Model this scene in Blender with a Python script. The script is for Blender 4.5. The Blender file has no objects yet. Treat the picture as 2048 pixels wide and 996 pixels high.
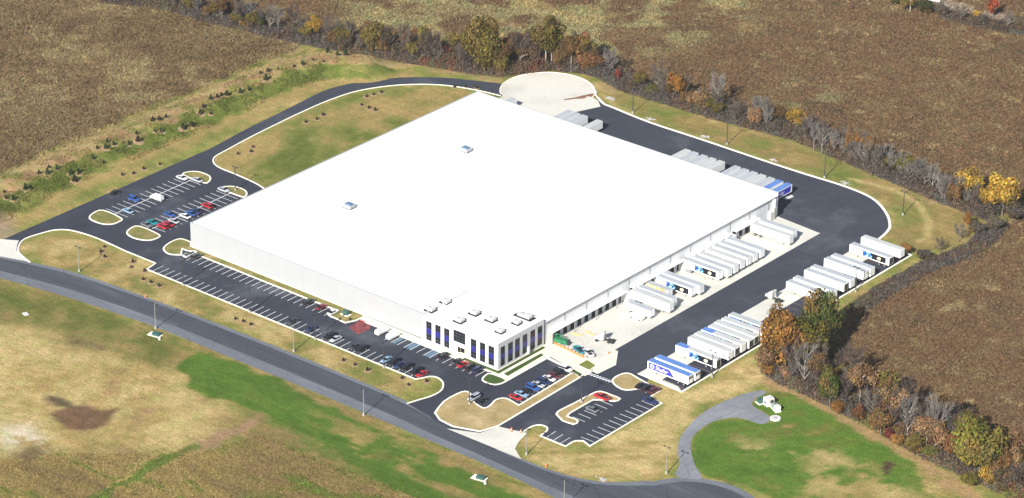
import bpy, math, random
import numpy as np
from mathutils import Vector, Matrix

scene = bpy.context.scene
C = scene.collection
R = math.radians
random.seed(7)
rng = np.random.default_rng(11)

# ------------------------------------------------------------------ camera
CAM_AZ, CAM_PITCH, CAM_ROLL = R(129.56011), R(25.77287), R(0.51155)
cd = bpy.data.cameras.new('aerial_camera')
cam = bpy.data.objects.new('aerial_camera', cd)
C.objects.link(cam)
fw = Vector((math.cos(CAM_PITCH) * math.cos(CAM_AZ), math.cos(CAM_PITCH) * math.sin(CAM_AZ), -math.sin(CAM_PITCH)))
rt = Vector((math.sin(CAM_AZ), -math.cos(CAM_AZ), 0))
up = rt.cross(fw)
r2 = math.cos(CAM_ROLL) * rt + math.sin(CAM_ROLL) * up
u2 = -math.sin(CAM_ROLL) * rt + math.cos(CAM_ROLL) * up
M = Matrix((r2, u2, -fw)).transposed().to_4x4()
M.translation = Vector((724.5606, -705.5173, 485.5392))
cam.matrix_world = M
cd.sensor_width = 36
cd.lens = 6559.4833 / 2048 * 36
cd.clip_start = 10
cd.clip_end = 9000
scene.camera = cam

# ------------------------------------------------------------------ sky, sun, exposure
SUN_EL = R(32)
SUN_DIR = Vector((math.cos(R(-76)) * math.cos(SUN_EL), math.sin(R(-76)) * math.cos(SUN_EL), math.sin(SUN_EL)))
w = bpy.data.worlds.new('World')
scene.world = w
w.use_nodes = True
nt = w.node_tree
bg = nt.nodes['Background']
sky = nt.nodes.new('ShaderNodeTexSky')
sky.sky_type = 'NISHITA'
sky.sun_disc = False
sky.sun_elevation = SUN_EL
sky.sun_rotation = math.atan2(SUN_DIR.x, SUN_DIR.y)
nt.links.new(sky.outputs[0], bg.inputs[0])
bg.inputs[1].default_value = 0.062
sd = bpy.data.lights.new('sun', 'SUN')
sd.energy = 5.0
sd.angle = R(0.5)
sd.color = (1.0, 0.955, 0.88)
sun = bpy.data.objects.new('sun', sd)
sun.rotation_euler = SUN_DIR.to_track_quat('Z', 'Y').to_euler()
sun.location = (0, 0, 300)
C.objects.link(sun)
scene.view_settings.view_transform = 'Standard'
scene.view_settings.look = 'None'
scene.view_settings.exposure = 1.0
scene.view_settings.gamma = 1.0
scene.view_settings.use_curve_mapping = False

# ------------------------------------------------------------------ helpers
class MB:
    """collects faces; build() links them as ONE mesh object"""
    def __init__(s): s.v = []; s.f = []; s.m = []; s.mats = []
    def mi(s, m):
        if m not in s.mats: s.mats.append(m)
        return s.mats.index(m)
    def face(s, pts, m):
        b = len(s.v); s.v += [tuple(p) for p in pts]; s.f.append(tuple(range(b, b + len(pts)))); s.m.append(s.mi(m))
    def box(s, x0, x1, y0, y1, z0, z1, m):
        b = len(s.v); i = s.mi(m)
        s.v += [(x0, y0, z0), (x1, y0, z0), (x1, y1, z0), (x0, y1, z0), (x0, y0, z1), (x1, y0, z1), (x1, y1, z1), (x0, y1, z1)]
        for q in ((0, 3, 2, 1), (4, 5, 6, 7), (0, 1, 5, 4), (1, 2, 6, 5), (2, 3, 7, 6), (3, 0, 4, 7)):
            s.f.append(tuple(b + k for k in q)); s.m.append(i)
    def prism(s, poly, z0, z1, m, mtop=None, bottom=False):
        n = len(poly); b = len(s.v); i = s.mi(m); j = s.mi(mtop or m)
        s.v += [(p[0], p[1], z0) for p in poly] + [(p[0], p[1], z1) for p in poly]
        s.f.append(tuple(b + n + k for k in range(n))); s.m.append(j)
        if bottom: s.f.append(tuple(b + n - 1 - k for k in range(n))); s.m.append(i)
        for k in range(n):
            s.f.append((b + k, b + (k + 1) % n, b + n + (k + 1) % n, b + n + k)); s.m.append(i)
    def rings(s, rings, m, cap=True):
        b = len(s.v); n = len(rings[0]); i = s.mi(m)
        for r in rings: s.v += [tuple(p) for p in r]
        for k in range(len(rings) - 1):
            for a in range(n):
                s.f.append((b + k * n + a, b + k * n + (a + 1) % n, b + (k + 1) * n + (a + 1) % n, b + (k + 1) * n + a)); s.m.append(i)
        if cap:
            s.f.append(tuple(b + a for a in reversed(range(n)))); s.m.append(i)
            s.f.append(tuple(b + (len(rings) - 1) * n + a for a in range(n))); s.m.append(i)
    def cyl(s, p, q, r0, r1, n, m, cap=True):
        p, q = Vector(p), Vector(q); d = (q - p).normalized()
        a = d.orthogonal().normalized(); c = d.cross(a)
        s.rings([[o + (a * math.cos(2 * math.pi * k / n) + c * math.sin(2 * math.pi * k / n)) * r for k in range(n)] for o, r in ((p, r0), (q, r1))], m, cap)
    def mesh(s, name, smooth=False):
        me = bpy.data.meshes.new(name); me.from_pydata(s.v, [], s.f)
        for m in s.mats: me.materials.append(m)
        me.polygons.foreach_set('material_index', s.m)
        if smooth: me.polygons.foreach_set('use_smooth', [True] * len(s.f))
        me.update(); return me
    def build(s, name, parent=None, loc=None, smooth=False):
        return link(name, s.mesh(name, smooth), parent, loc)

def link(name, me, parent=None, loc=None, rz=0.0):
    o = bpy.data.objects.new(name, me); C.objects.link(o)
    if loc is not None: o.location = loc
    if rz: o.rotation_euler = (0, 0, rz)
    if parent is not None: o.parent = parent
    return o
def tag(o, label=None, cat=None, group=None, kind=None):
    if label: o['label'] = label
    if cat: o['category'] = cat
    if group: o['group'] = group
    if kind: o['kind'] = kind
    return o
def empty(name, loc, rz=0, scale=None):
    o = link(name, None, None, loc, rz); o.empty_display_size = 0.5
    if scale is not None: o.scale = scale
    return o
def copy_tree(o, parent=None):
    c = o.copy(); C.objects.link(c); c.parent = parent
    for ch in list(o.children): copy_tree(ch, c)
    return c
def structure(name, mb, smooth=False):
    return tag(mb.build(name, smooth=smooth), kind='structure')

# ------------------------------------------------------------------ materials
def new_mat(name):
    m = bpy.data.materials.new(name); m.use_nodes = True
    return m, m.node_tree, m.node_tree.nodes['Principled BSDF']
def noise_node(t, scale, detail=4, rough=0.6, vec=None):
    n = t.nodes.new('ShaderNodeTexNoise'); n.inputs['Scale'].default_value = scale
    n.inputs['Detail'].default_value = detail; n.inputs['Roughness'].default_value = rough
    if vec is not None: t.links.new(vec, n.inputs['Vector'])
    return n
def ramp(t, src, stops):
    r = t.nodes.new('ShaderNodeValToRGB'); e = r.color_ramp.elements
    while len(e) < len(stops): e.new(0.5)
    for k, (p, c) in enumerate(stops):
        e[k].position = p; e[k].color = (*c, 1) if len(c) == 3 else c
    t.links.new(src, r.inputs[0]); return r
def mult(t, a, b, blend='MULTIPLY', fac=1.0):
    n = t.nodes.new('ShaderNodeMixRGB'); n.blend_type = blend; n.inputs[0].default_value = fac
    t.links.new(a, n.inputs[1]); t.links.new(b, n.inputs[2]); return n
def geo_pos(t):
    g = t.nodes.new('ShaderNodeNewGeometry'); return g.outputs['Position']
def paint(name, col, rough=0.5, metal=0.0, var=0.12, scale=0.8, spec=0.5):
    m, t, b = new_mat(name)
    v = 1 - var
    n = noise_node(t, scale, 4, 0.6, geo_pos(t))
    r = ramp(t, n.outputs[0], [(0.3, tuple(c * (1 - var) for c in col)), (0.7, tuple(min(1, c * (1 + var)) for c in col))])
    t.links.new(r.outputs[0], b.inputs['Base Color'])
    b.inputs['Roughness'].default_value = rough; b.inputs['Metallic'].default_value = metal
    b.inputs['Specular IOR Level'].default_value = spec
    return m
def asphalt(name, col, light, patch=0.035, wear=0.5, stretch=(1, 1, 1)):
    m, t, b = new_mat(name)
    mp = t.nodes.new('ShaderNodeMapping'); mp.inputs['Scale'].default_value = stretch
    t.links.new(geo_pos(t), mp.inputs[0]); p = mp.outputs[0]
    big = noise_node(t, patch, 6, 0.65, p)
    r1 = ramp(t, big.outputs[0], [(0.30, tuple(c * 0.82 for c in col)), (0.55, col), (0.64, tuple(c + (l - c) * wear * 0.5 for c, l in zip(col, light))), (0.80, tuple(c + (l - c) * wear for c, l in zip(col, light)))])
    sm = noise_node(t, 1.3, 5, 0.8, geo_pos(t))
    r2_ = ramp(t, sm.outputs[0], [(0.3, (0.8, 0.8, 0.8)), (0.7, (1.22, 1.22, 1.22))])
    mx = mult(t, r1.outputs[0], r2_.outputs[0])
    # scattered pale scuffs
    sc = noise_node(t, 0.22, 8, 0.75, geo_pos(t))
    r3 = ramp(t, sc.outputs[0], [(0.66, (0, 0, 0)), (0.78, (0.055, 0.058, 0.06))])
    ad = mult(t, mx.outputs[0], r3.outputs[0], 'ADD')
    vo = t.nodes.new('ShaderNodeTexVoronoi'); vo.feature = 'DISTANCE_TO_EDGE'; vo.inputs['Scale'].default_value = 0.07
    wn = noise_node(t, 0.3, 4, 0.6, geo_pos(t)); wa = mult(t, geo_pos(t), wn.outputs['Color'], 'ADD', 1.0); t.links.new(wa.outputs[0], vo.inputs['Vector'])
    r4 = ramp(t, vo.outputs['Distance'], [(0.0, (0.62, 0.62, 0.64)), (0.012, (1, 1, 1))]); ad = mult(t, ad.outputs[0], r4.outputs[0], 'MULTIPLY', 0.7)
    mp2 = t.nodes.new('ShaderNodeMapping'); mp2.inputs['Scale'].default_value = (0.05, 0.9, 1) if stretch[0] < 1 else (0.35, 0.05, 1); t.links.new(geo_pos(t), mp2.inputs[0])
    n5 = noise_node(t, 1.0, 5, 0.7, mp2.outputs[0]); r5 = ramp(t, n5.outputs[0], [(0.3, (0.85, 0.85, 0.85)), (0.7, (1.18, 1.18, 1.18))]); ad = mult(t, ad.outputs[0], r5.outputs[0])
    t.links.new(ad.outputs[0], b.inputs['Base Color'])
    b.inputs['Roughness'].default_value = 0.92; b.inputs['Specular IOR Level'].default_value = 0.25
    return m
def concrete(name, col, dark, patch=0.05):
    m, t, b = new_mat(name); p = geo_pos(t)
    big = noise_node(t, patch, 6, 0.6, p)
    r1 = ramp(t, big.outputs[0], [(0.28, dark), (0.5, col), (0.8, tuple(min(.9, c * 1.06) for c in col))])
    sm = noise_node(t, 0.9, 6, 0.75, p)
    r2_ = ramp(t, sm.outputs[0], [(0.3, (0.86, 0.855, 0.84)), (0.6, (1.03, 1.03, 1.03))])
    mx = mult(t, r1.outputs[0], r2_.outputs[0])
    t.links.new(mx.outputs[0], b.inputs['Base Color']); b.inputs['Roughness'].default_value = 0.85
    b.inputs['Specular IOR Level'].default_value = 0.25
    return m
def lawn(name, cols, patch=0.14):
    m, t, b = new_mat(name); p = geo_pos(t)
    n = noise_node(t, patch, 8, 0.72, p)
    k = len(cols)
    r1 = ramp(t, n.outputs[0], [(0.33 + 0.34 * i / (k - 1), c) for i, c in enumerate(cols)])
    sm = noise_node(t, 1.6, 5, 0.8, p)
    r2_ = ramp(t, sm.outputs[0], [(0.3, (0.72, 0.72, 0.72)), (0.7, (1.25, 1.25, 1.25))])
    mx = mult(t, r1.outputs[0], r2_.outputs[0])
    t.links.new(mx.outputs[0], b.inputs['Base Color']); b.inputs['Roughness'].default_value = 1.0
    b.inputs['Specular IOR Level'].default_value = 0.1
    return m
def attr_mat(name, attr, fine=None, rough=1.0, objvar=0.0, transl=0.0, bump=None, mottle=False):
    """colour from a colour attribute (the thing's own colour), with grain"""
    m, t, b = new_mat(name)
    a = t.nodes.new('ShaderNodeAttribute'); a.attribute_name = attr
    out = a.outputs['Color']
    if fine:
        p = geo_pos(t)
        for sc, lo, hi in fine:
            n = noise_node(t, sc, 5, 0.75, p)
            rr = ramp(t, n.outputs[0], [(0.3, (lo, lo, lo * 0.98)), (0.7, (hi, hi, hi))])
            out = mult(t, out, rr.outputs[0]).outputs[0]
    if mottle:
        p = geo_pos(t); n = noise_node(t, 0.17, 9, 0.78, p); rr = ramp(t, n.outputs[0], [(0.32, (0.74, 0.93, 0.66)), (0.5, (1, 1, 1)), (0.68, (1.26, 1.12, 1.22))]); out = mult(t, out, rr.outputs[0]).outputs[0]
        mp = t.nodes.new('ShaderNodeMapping'); mp.inputs['Scale'].default_value = (0.07, 0.75, 1); mp.inputs['Rotation'].default_value = (0, 0, 0.06); t.links.new(p, mp.inputs[0])
        n = noise_node(t, 1.0, 6, 0.7, mp.outputs[0]); rr = ramp(t, n.outputs[0], [(0.3, (0.86, 0.9, 0.84)), (0.7, (1.15, 1.12, 1.15))]); out = mult(t, out, rr.outputs[0]).outputs[0]
    if objvar:
        oi = t.nodes.new('ShaderNodeObjectInfo')
        hs = t.nodes.new('ShaderNodeHueSaturation')
        mr = t.nodes.new('ShaderNodeMapRange'); mr.inputs['To Min'].default_value = 1 - objvar; mr.inputs['To Max'].default_value = 1 + objvar
        t.links.new(oi.outputs['Random'], mr.inputs[0]); t.links.new(mr.outputs[0], hs.inputs['Value'])
        t.links.new(out, hs.inputs['Color']); out = hs.outputs[0]
    t.links.new(out, b.inputs['Base Color'])
    b.inputs['Roughness'].default_value = rough; b.inputs['Specular IOR Level'].default_value = 0.1
    if transl:
        tr = t.nodes.new('ShaderNodeBsdfTranslucent'); t.links.new(out, tr.inputs[0])
        mx = t.nodes.new('ShaderNodeMixShader'); mx.inputs[0].default_value = transl
        t.links.new(b.outputs[0], mx.inputs[1]); t.links.new(tr.outputs[0], mx.inputs[2])
        t.links.new(mx.outputs[0], t.nodes['Material Output'].inputs[0])
    if bump:
        n = noise_node(t, bump[0], 6, 0.8, geo_pos(t)); bp = t.nodes.new('ShaderNodeBump')
        bp.inputs['Strength'].default_value = 1.0; bp.inputs['Distance'].default_value = bump[1]
        t.links.new(n.outputs[0], bp.inputs['Height']); t.links.new(bp.outputs[0], b.inputs['Normal'])
    return m
def set_col(me, cols):
    """cols: (nverts,3)"""
    a = me.color_attributes.new('col', 'FLOAT_COLOR', 'POINT')
    d = np.ones((len(me.vertices), 4), np.float32); d[:, :3] = cols
    a.data.foreach_set('color', d.ravel())
def np_mesh(name, V, F, mat, cols=None, smooth=False):
    """V (n,3), F (m,k) numpy"""
    me = bpy.data.meshes.new(name); n, k = F.shape
    me.vertices.add(len(V)); me.vertices.foreach_set('co', V.astype(np.float32).ravel())
    me.loops.add(n * k); me.loops.foreach_set('vertex_index', F.astype(np.int32).ravel())
    me.polygons.add(n); me.polygons.foreach_set('loop_start', np.arange(0, n * k, k, dtype=np.int32))
    me.polygons.foreach_set('loop_total', np.full(n, k, np.int32))
    if smooth: me.polygons.foreach_set('use_smooth', np.ones(n, bool))
    me.update(calc_edges=True); me.materials.append(mat)
    if cols is not None: set_col(me, cols)
    return me

M_white_roof = paint('roof_membrane', (0.82, 0.82, 0.815), 0.7, var=0.015, scale=0.05, spec=0.2)
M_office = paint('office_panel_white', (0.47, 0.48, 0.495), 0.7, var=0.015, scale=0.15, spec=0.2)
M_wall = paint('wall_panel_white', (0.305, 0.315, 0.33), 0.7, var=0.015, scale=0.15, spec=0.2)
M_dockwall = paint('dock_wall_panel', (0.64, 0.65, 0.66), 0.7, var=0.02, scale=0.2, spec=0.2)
M_gutter = paint('gutter_metal', (0.24, 0.24, 0.245), 0.5, var=0.05)
M_trim = paint('trim_white', (0.82, 0.82, 0.8), 0.6, var=0.02)
M_glass = paint('dark_glass', (0.010, 0.012, 0.016), 0.2, var=0.3, scale=0.6, spec=0.25)
M_blue = paint('blue_spandrel', (0.018, 0.019, 0.165), 0.35, var=0.15)
M_mull = paint('mullion', (0.10, 0.105, 0.11), 0.5)
M_cream = paint('entry_stone', (0.66, 0.58, 0.42), 0.8, var=0.06)
M_dark = paint('dark_metal', (0.03, 0.032, 0.035), 0.5)
M_black = paint('black_rubber', (0.015, 0.015, 0.016), 0.8)
M_grey = paint('grey_metal', (0.30, 0.31, 0.32), 0.5)
M_post = paint('post_paint', (0.20, 0.19, 0.16), 0.6)
M_steel = paint('galvanised', (0.30, 0.30, 0.28), 0.45, var=0.08)
M_door = paint('dock_door', (0.42, 0.46, 0.52), 0.5, var=0.1)
M_kerb = paint('kerb_concrete', (0.74, 0.71, 0.62), 0.85, var=0.07, scale=0.5, spec=0.2)
M_kerb_red = paint('kerb_red', (0.55, 0.08, 0.05), 0.8, var=0.15)
M_line = paint('line_paint', (0.62, 0.63, 0.65), 0.8, var=0.14, scale=1.2, spec=0.2)
M_line_blue = paint('line_paint_blue', (0.10, 0.155, 0.215), 0.8, var=0.3, scale=0.8, spec=0.2)
M_line_red = paint('line_paint_red', (0.17, 0.045, 0.05), 0.8, var=0.6, scale=0.6, spec=0.2)
M_rust = paint('rust_line', (0.14, 0.075, 0.055), 0.9, var=0.3, scale=1.5, spec=0.2)
M_asph_new = asphalt('asphalt_new', (0.028, 0.033, 0.048), (0.13, 0.142, 0.16), 0.035, 0.5)
M_asph_lane = asphalt('asphalt_lane', (0.034, 0.040, 0.055), (0.145, 0.156, 0.172), 0.035, 0.38)
M_asph_road = asphalt('asphalt_road', (0.050, 0.057, 0.072), (0.13, 0.138, 0.15), 0.05, 0.5, (0.25, 1.6, 1))
M_asph_old = asphalt('asphalt_old', (0.118, 0.130, 0.152), (0.19, 0.20, 0.22), 0.06, 0.5, (0.4, 1.4, 1))
M_path = asphalt('path_surface', (0.17, 0.178, 0.20), (0.25, 0.255, 0.27), 0.06, 0.5)
M_conc = concrete('concrete_court', (0.53, 0.52, 0.475), (0.43, 0.42, 0.38))
M_conc_w = concrete('concrete_walk', (0.62, 0.59, 0.49), (0.54, 0.51, 0.43), 0.12)
M_stain = paint('mud_stain', (0.20, 0.11, 0.07), 0.95, var=0.4, scale=0.6, spec=0.1)
M_lawn_isl = lawn('island_lawn', [(0.09, 0.115, 0.03), (0.17, 0.155, 0.05), (0.30, 0.22, 0.11)])
M_lawn_dry = lawn('dry_lawn', [(0.19, 0.16, 0.06), (0.28, 0.215, 0.10), (0.33, 0.25, 0.12), (0.42, 0.33, 0.19)])
M_lawn_lush = lawn('lush_lawn', [(0.035, 0.07, 0.018), (0.05, 0.085, 0.022), (0.07, 0.10, 0.03)])
M_lawn_mid = lawn('mid_lawn', [(0.12, 0.15, 0.03), (0.15, 0.17, 0.04), (0.17, 0.17, 0.05)])
M_mulch = paint('mulch', (0.26, 0.185, 0.10), 0.95, var=0.25, scale=1.5, spec=0.1)
M_bark = paint('bark', (0.14, 0.115, 0.095), 0.95, var=0.3, scale=2)
M_bark_pale = paint('bark_pale', (0.30, 0.27, 0.24), 0.95, var=0.25, scale=2)
M_orange = paint('orange_plastic', (0.70, 0.17, 0.05), 0.6, var=0.15)
M_green_mach = paint('green_machine_paint', (0.02, 0.16, 0.07), 0.45, var=0.2)
M_box_green = paint('utility_green', (0.03, 0.09, 0.075), 0.6, var=0.15)
M_wood = paint('lumber', (0.55, 0.40, 0.14), 0.8, var=0.15)
M_rock = paint('riprap', (0.34, 0.335, 0.32), 0.95, var=0.3, scale=1.5)
M_white = paint('white_paint', (0.52, 0.52, 0.51), 0.45, var=0.03)
M_tr_white = paint('trailer_white', (0.78, 0.79, 0.79), 0.45, var=0.04, scale=0.4)
M_tr_roof = paint('trailer_roof_grey', (0.34, 0.365, 0.39), 0.5, var=0.08, scale=0.4)
M_tr_roof_w = paint('trailer_roof_pale', (0.41, 0.42, 0.415), 0.5, var=0.07, scale=0.4)
M_tr_roof_b = paint('trailer_roof_blue', (0.09, 0.18, 0.44), 0.45, var=0.08, scale=0.4)
M_tr_blue = paint('trailer_blue', (0.03, 0.03, 0.42), 0.45, var=0.08)
M_chrome = paint('bright_rim', (0.55, 0.55, 0.57), 0.3, 0.6, var=0.05)
M_lamp = paint('lamp_red', (0.4, 0.02, 0.02), 0.4)

# ------------------------------------------------------------------ terrain
_tab = np.random.default_rng(3).random((512, 512))
def vnoise(x, y, s, seed=0):
    x = np.asarray(x, float) / s + seed * 17.31; y = np.asarray(y, float) / s + seed * 9.17
    xi = np.floor(x).astype(int); yi = np.floor(y).astype(int); fx = x - xi; fy = y - yi
    fx = fx * fx * (3 - 2 * fx); fy = fy * fy * (3 - 2 * fy)
    g = lambda a, b: _tab[a % 512, b % 512]
    return (g(xi, yi) * (1 - fx) + g(xi + 1, yi) * fx) * (1 - fy) + (g(xi, yi + 1) * (1 - fx) + g(xi + 1, yi + 1) * fx) * fy
def fbm(x, y, s, seed=0, o=4, p=0.55):
    t = 0; a = 1; n = 0
    for k in range(o):
        t = t + a * vnoise(x, y, s / 2 ** k, seed + k); n += a; a *= p
    return t / n
def sstep(a, b, x):
    t = np.clip((x - a) / (b - a), 0, 1); return t * t * (3 - 2 * t)
def seg_dist(x, y, pts, closed=False):
    """distance to polyline and signed side (+ left)"""
    d = np.full(np.shape(x), 1e9); side = np.zeros(np.shape(x))
    n = len(pts)
    for k in range(n if closed else n - 1):
        ax, ay = pts[k]; bx, by = pts[(k + 1) % n]
        ex, ey = bx - ax, by - ay; L = ex * ex + ey * ey + 1e-9
        t = np.clip(((x - ax) * ex + (y - ay) * ey) / L, 0, 1)
        q = np.hypot(x - ax - t * ex, y - ay - t * ey)
        c = ex * (y - ay) - ey * (x - ax)
        u = q < d; d = np.where(u, q, d); side = np.where(u, np.sign(c), side)
    return d, side
def inside(x, y, poly):
    r = np.zeros(np.shape(x), bool); n = len(poly)
    for k in range(n):
        ax, ay = poly[k]; bx, by = poly[(k + 1) % n]
        if ay == by: continue
        c = ((ay > y) != (by > y)) & (x < (bx - ax) * (y - ay) / (by - ay) + ax)
        r ^= c
    return r
def sdf(x, y, poly):
    d, _ = seg_dist(x, y, poly, True); return np.where(inside(x, y, poly), d, -d)

CREST = [(-74, -70), (-76, -40), (-78.3, -15.6), (-81.3, 7.1), (-80.9, 48.3), (-80.6, 80.8), (-81.5, 109.6), (-80.5, 135), (-74.5, 150.0), (-63.0, 155.5)]
def height(x, y):
    x = np.asarray(x, float); y = np.asarray(y, float)
    d, s = seg_dist(x, y, CREST)
    inner = 1 - sstep(1.0, 17, d); outer = 1 - sstep(1.0, 13.5, d)
    h = 3.0 * np.where(s < 0, inner, outer)
    h = h * (0.86 + 0.28 * vnoise(x, y, 9, 5))
    far = sstep(205, 260, y - 0.0 * x) + sstep(200, 240, x) * sstep(40, 70, y) + sstep(-98, -125, x) + sstep(-62, -80, y)
    h = h + np.clip(far, 0, 1) * (fbm(x, y, 40, 9, 3) - 0.5) * 1.6
    # small bare hollow in the southern field
    q = np.hypot((x - 42) / 16.0, (y + 112) / 12.0)
    return h

def axis(lo, hi, step, outlo, outhi):
    a = list(np.arange(lo, hi + step * 0.5, step)); g = step * 2; p = lo
    left = []
    while p > outlo: p -= g; g *= 1.5; left.append(p)
    g = step * 2; p = hi; right = []
    while p < outhi: p += g; g *= 1.5; right.append(p)
    return np.array(left[::-1] + a + right)
gx = axis(-250, 335, 1.25, -4000, 4000); gy = axis(-180, 405, 1.25, -4000, 4000)
GX, GY = np.meshgrid(gx, gy); fx_, fy_ = GX.ravel(), GY.ravel()
GZ = height(fx_, fy_)
# wobble the lookup so that region borders are ragged
wx = fx_ + (fbm(fx_, fy_, 7, 21, 3) - 0.5) * 7; wy = fy_ + (fbm(fx_, fy_, 7, 31, 3) - 0.5) * 7
col = np.zeros((len(fx_), 3))
def c3(*a): return np.array(a, float)
def blend(mask, c):
    global col
    col = col * (1 - mask[:, None]) + (c if np.ndim(c) == 2 else np.asarray(c)[None]) * mask[:, None]
def region(poly, soft=3.0):
    return sstep(-soft, soft, sdf(wx, wy, poly))
def mixn(n, cols, lo=0.3, hi=0.7):
    t = np.clip((n - lo) / (hi - lo), 0, 0.9999) * (len(cols) - 1); i = t.astype(int); f = (t - i)[:, None]
    cc = np.array(cols); return cc[i] * (1 - f) + cc[np.minimum(i + 1, len(cols) - 1)] * f

TAN = c3(.285, .212, .080); STRAW = c3(.375, .290, .128); OLIVE = c3(.155, .157, .042); GREEN = c3(.094, .112, .022)
LUSH = c3(.060, .108, .014); BROWN = c3(.116, .076, .040); DBROWN = c3(.090, .060, .033); UMBER = c3(.150, .102, .050); OCHRE = c3(.215, .160, .060)
PINK = c3(.30, .18, .10); SCRUBTAN = c3(.225, .175, .085); SCRUBGREEN = c3(.170, .160, .075); MAROON = c3(.124, .072, .038)
n20 = fbm(fx_, fy_, 20, 1, 5, 0.62); n9 = fbm(fx_, fy_, 9, 2, 4, 0.62); n40 = fbm(fx_, fy_, 45, 3, 5, 0.6); n4 = fbm(fx_, fy_, 4.2, 6, 2, 0.6)
nst = fbm(fx_ / 5, fy_, 5, 4, 4, 0.65)      # mowing streaks along x
nstd = fbm((fx_ + fy_) / 7, fx_ - fy_, 6, 14, 4, 0.65)
# default: dry mown lawn, olive and tan
col[:] = mixn(n9 * 0.4 + n20 * 0.3 + n4 * .3, [GREEN * 1.1, OLIVE, OLIVE * 1.2, TAN * .9, STRAW * .95], 0.30, 0.68)

# the berm: tan outer slope, mulched crest, green inner slope
bd, bs = seg_dist(wx, wy, CREST)
blend((bs > 0) * (1 - sstep(9, 14, bd)), mixn(n9, [OLIVE * 1.0, STRAW * .82, STRAW * .8], 0.3, 0.6))
blend((bs < 0) * sstep(3.5, 6, bd) * (1 - sstep(12, 16, bd)), mixn(n9, [GREEN * .9, GREEN, GREEN * 1.15, OLIVE], 0.33, 0.74))
blend((1 - sstep(3.5, 6.5, bd)) * sstep(.44, .56, fbm(fx_, fy_, 4, 41, 3)) * .8, mixn(n9, [PINK * .8, PINK, STRAW * .8]))
blend((bs < 0) * sstep(13, 16, bd) * (1 - sstep(18, 24, bd)), mixn(n9, [OLIVE, TAN * .85, TAN * .95], 0.3, 0.6))
# lawn inside the ring lane
blend(region([(-44.7, 57.2), (-45.8, 68.6), (-48.1, 94.7), (-48.4, 122.3), (-46.0, 136.4), (-37.8, 149.8), (-26.3, 159.8), (-13.2, 164.7), (-11.9, 51.4)], 2), mixn(n20, [GREEN * 1.0, OLIVE, TAN * .82, TAN * .95], 0.30, 0.64))

# north-west scrub field
FIELD_NW = [(-78.1, -203.1), (-88.5, -74.8), (-92.2, -3.3), (-93.9, 39.5), (-94.6, 72.3), (-95.2, 106.6), (-94.5, 128.7), (-93.4, 151.1), (-97.2, 158.0), (-114.7, 153.8), (-136.2, 150.5), (-164.1, 147.6), (-188.1, 137.6), (-232.9, 124.4), (-304.8, 106.2), (-433.7, 49.9)]
mNW = region(FIELD_NW, 2.5)
blend(mNW, mixn(n20 * .35 + n9 * .3 + n4 * .35, [UMBER * .72, UMBER * .85, UMBER * 1.05, SCRUBTAN * .8, SCRUBTAN * .95], 0.34, 0.64))
# broad dark stands in the north-west field
for q_ in ([(-142.3, 22.4), (-126.1, 55.0), (-101.0, 64.3), (-91.3, 42.3), (-93.3, 17.0), (-90.8, -23.3)], [(-180.0, 121.6), (-158.0, 144.3), (-99.4, 154.7), (-99.0, 123.5), (-127.5, 114.1), (-153.5, 109.8)], [(-232.9, 108.2), (-206.0, 124.2), (-183.5, 122.2), (-188.7, 100.1), (-200.6, 79.4)]):
    blend(mNW * region(q_, 7) * sstep(.36, .52, n4 * .5 + n9 * .5) * .55, UMBER * .75)
# north fields beyond the tree line
FIELD_N = [(-433.7, 49.9), (-304.8, 106.2), (-232.9, 124.4), (-188.1, 137.6), (-164.1, 147.6), (-136.2, 150.5), (-114.7, 153.8), (-97.2, 158.0), (-80.2, 162.5), (-63.3, 167.0), (-46.2, 173.9), (-29.7, 178.3), (-17.3, 184.4), (-6.6, 201.5), (9.6, 209.0), (25.9, 203.6), (67.4, 205.0), (103.4, 208.7), (140.5, 202.7), (171.2, 198.2), (194.1, 196.2), (201.5, 212.3), (311.2, 274.7), (264.5, 657.9), (-244.1, 454.9)]
mN = region(FIELD_N, 2.5)
scrubN = mixn(n20 * .35 + n9 * .35 + n4 * .3, [DBROWN, BROWN, MAROON, UMBER * .85, UMBER], 0.32, 0.70)
blend(mN, scrubN)
mNg = region([(-129.9, 219.9), (-91.6, 180.8), (-55.1, 178.2), (-20.6, 191.3), (-0.6, 218.7), (13.9, 237.9), (22.2, 265.6), (27.9, 284.4), (1.8, 334.3)], 14) * sstep(.44, .56, fbm(fx_, fy_, 16, 51, 4))
blend(mNg * mN, mixn(n9, [SCRUBTAN * .85, SCRUBGREEN * 1.1, STRAW * .66], 0.35, 0.65))
mNg2 = region([(60.9, 252.1), (69.6, 259.6), (98.0, 252.0), (116.8, 231.1), (97.3, 220.4)], 8) * sstep(.5, .6, fbm(fx_, fy_, 12, 57, 4)) * .7
blend(mNg2 * mN, SCRUBGREEN)
blend(mN * sstep(.71, .76, fbm(fx_, fy_, 6, 61, 3)) * .55, SCRUBTAN)
# east scrub beyond the trailer pad
FIELD_E = [(202.6, 210.5), (197.2, 194.6), (201.3, 173.8), (196.9, 148.0), (196.7, 108.3), (206.6, 77.0), (210.6, 60.2), (225.0, 50.6), (246.9, 46.0), (269.8, 41.7), (290.7, 39.7), (310.2, 36.2), (350.0, 36.6), (389.9, 342.6), (311.2, 274.7)]
mE = region(FIELD_E, 2.5)
blend(mE, mixn(n20 * .5 + n9 * .5, [DBROWN * 1.05, BROWN, MAROON * .9, UMBER * .78, UMBER * .95], 0.32, 0.70))
blend(mE * sstep(.70, .75, fbm(fx_, fy_, 8, 65, 3)) * .75, SCRUBTAN * .9)
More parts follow.
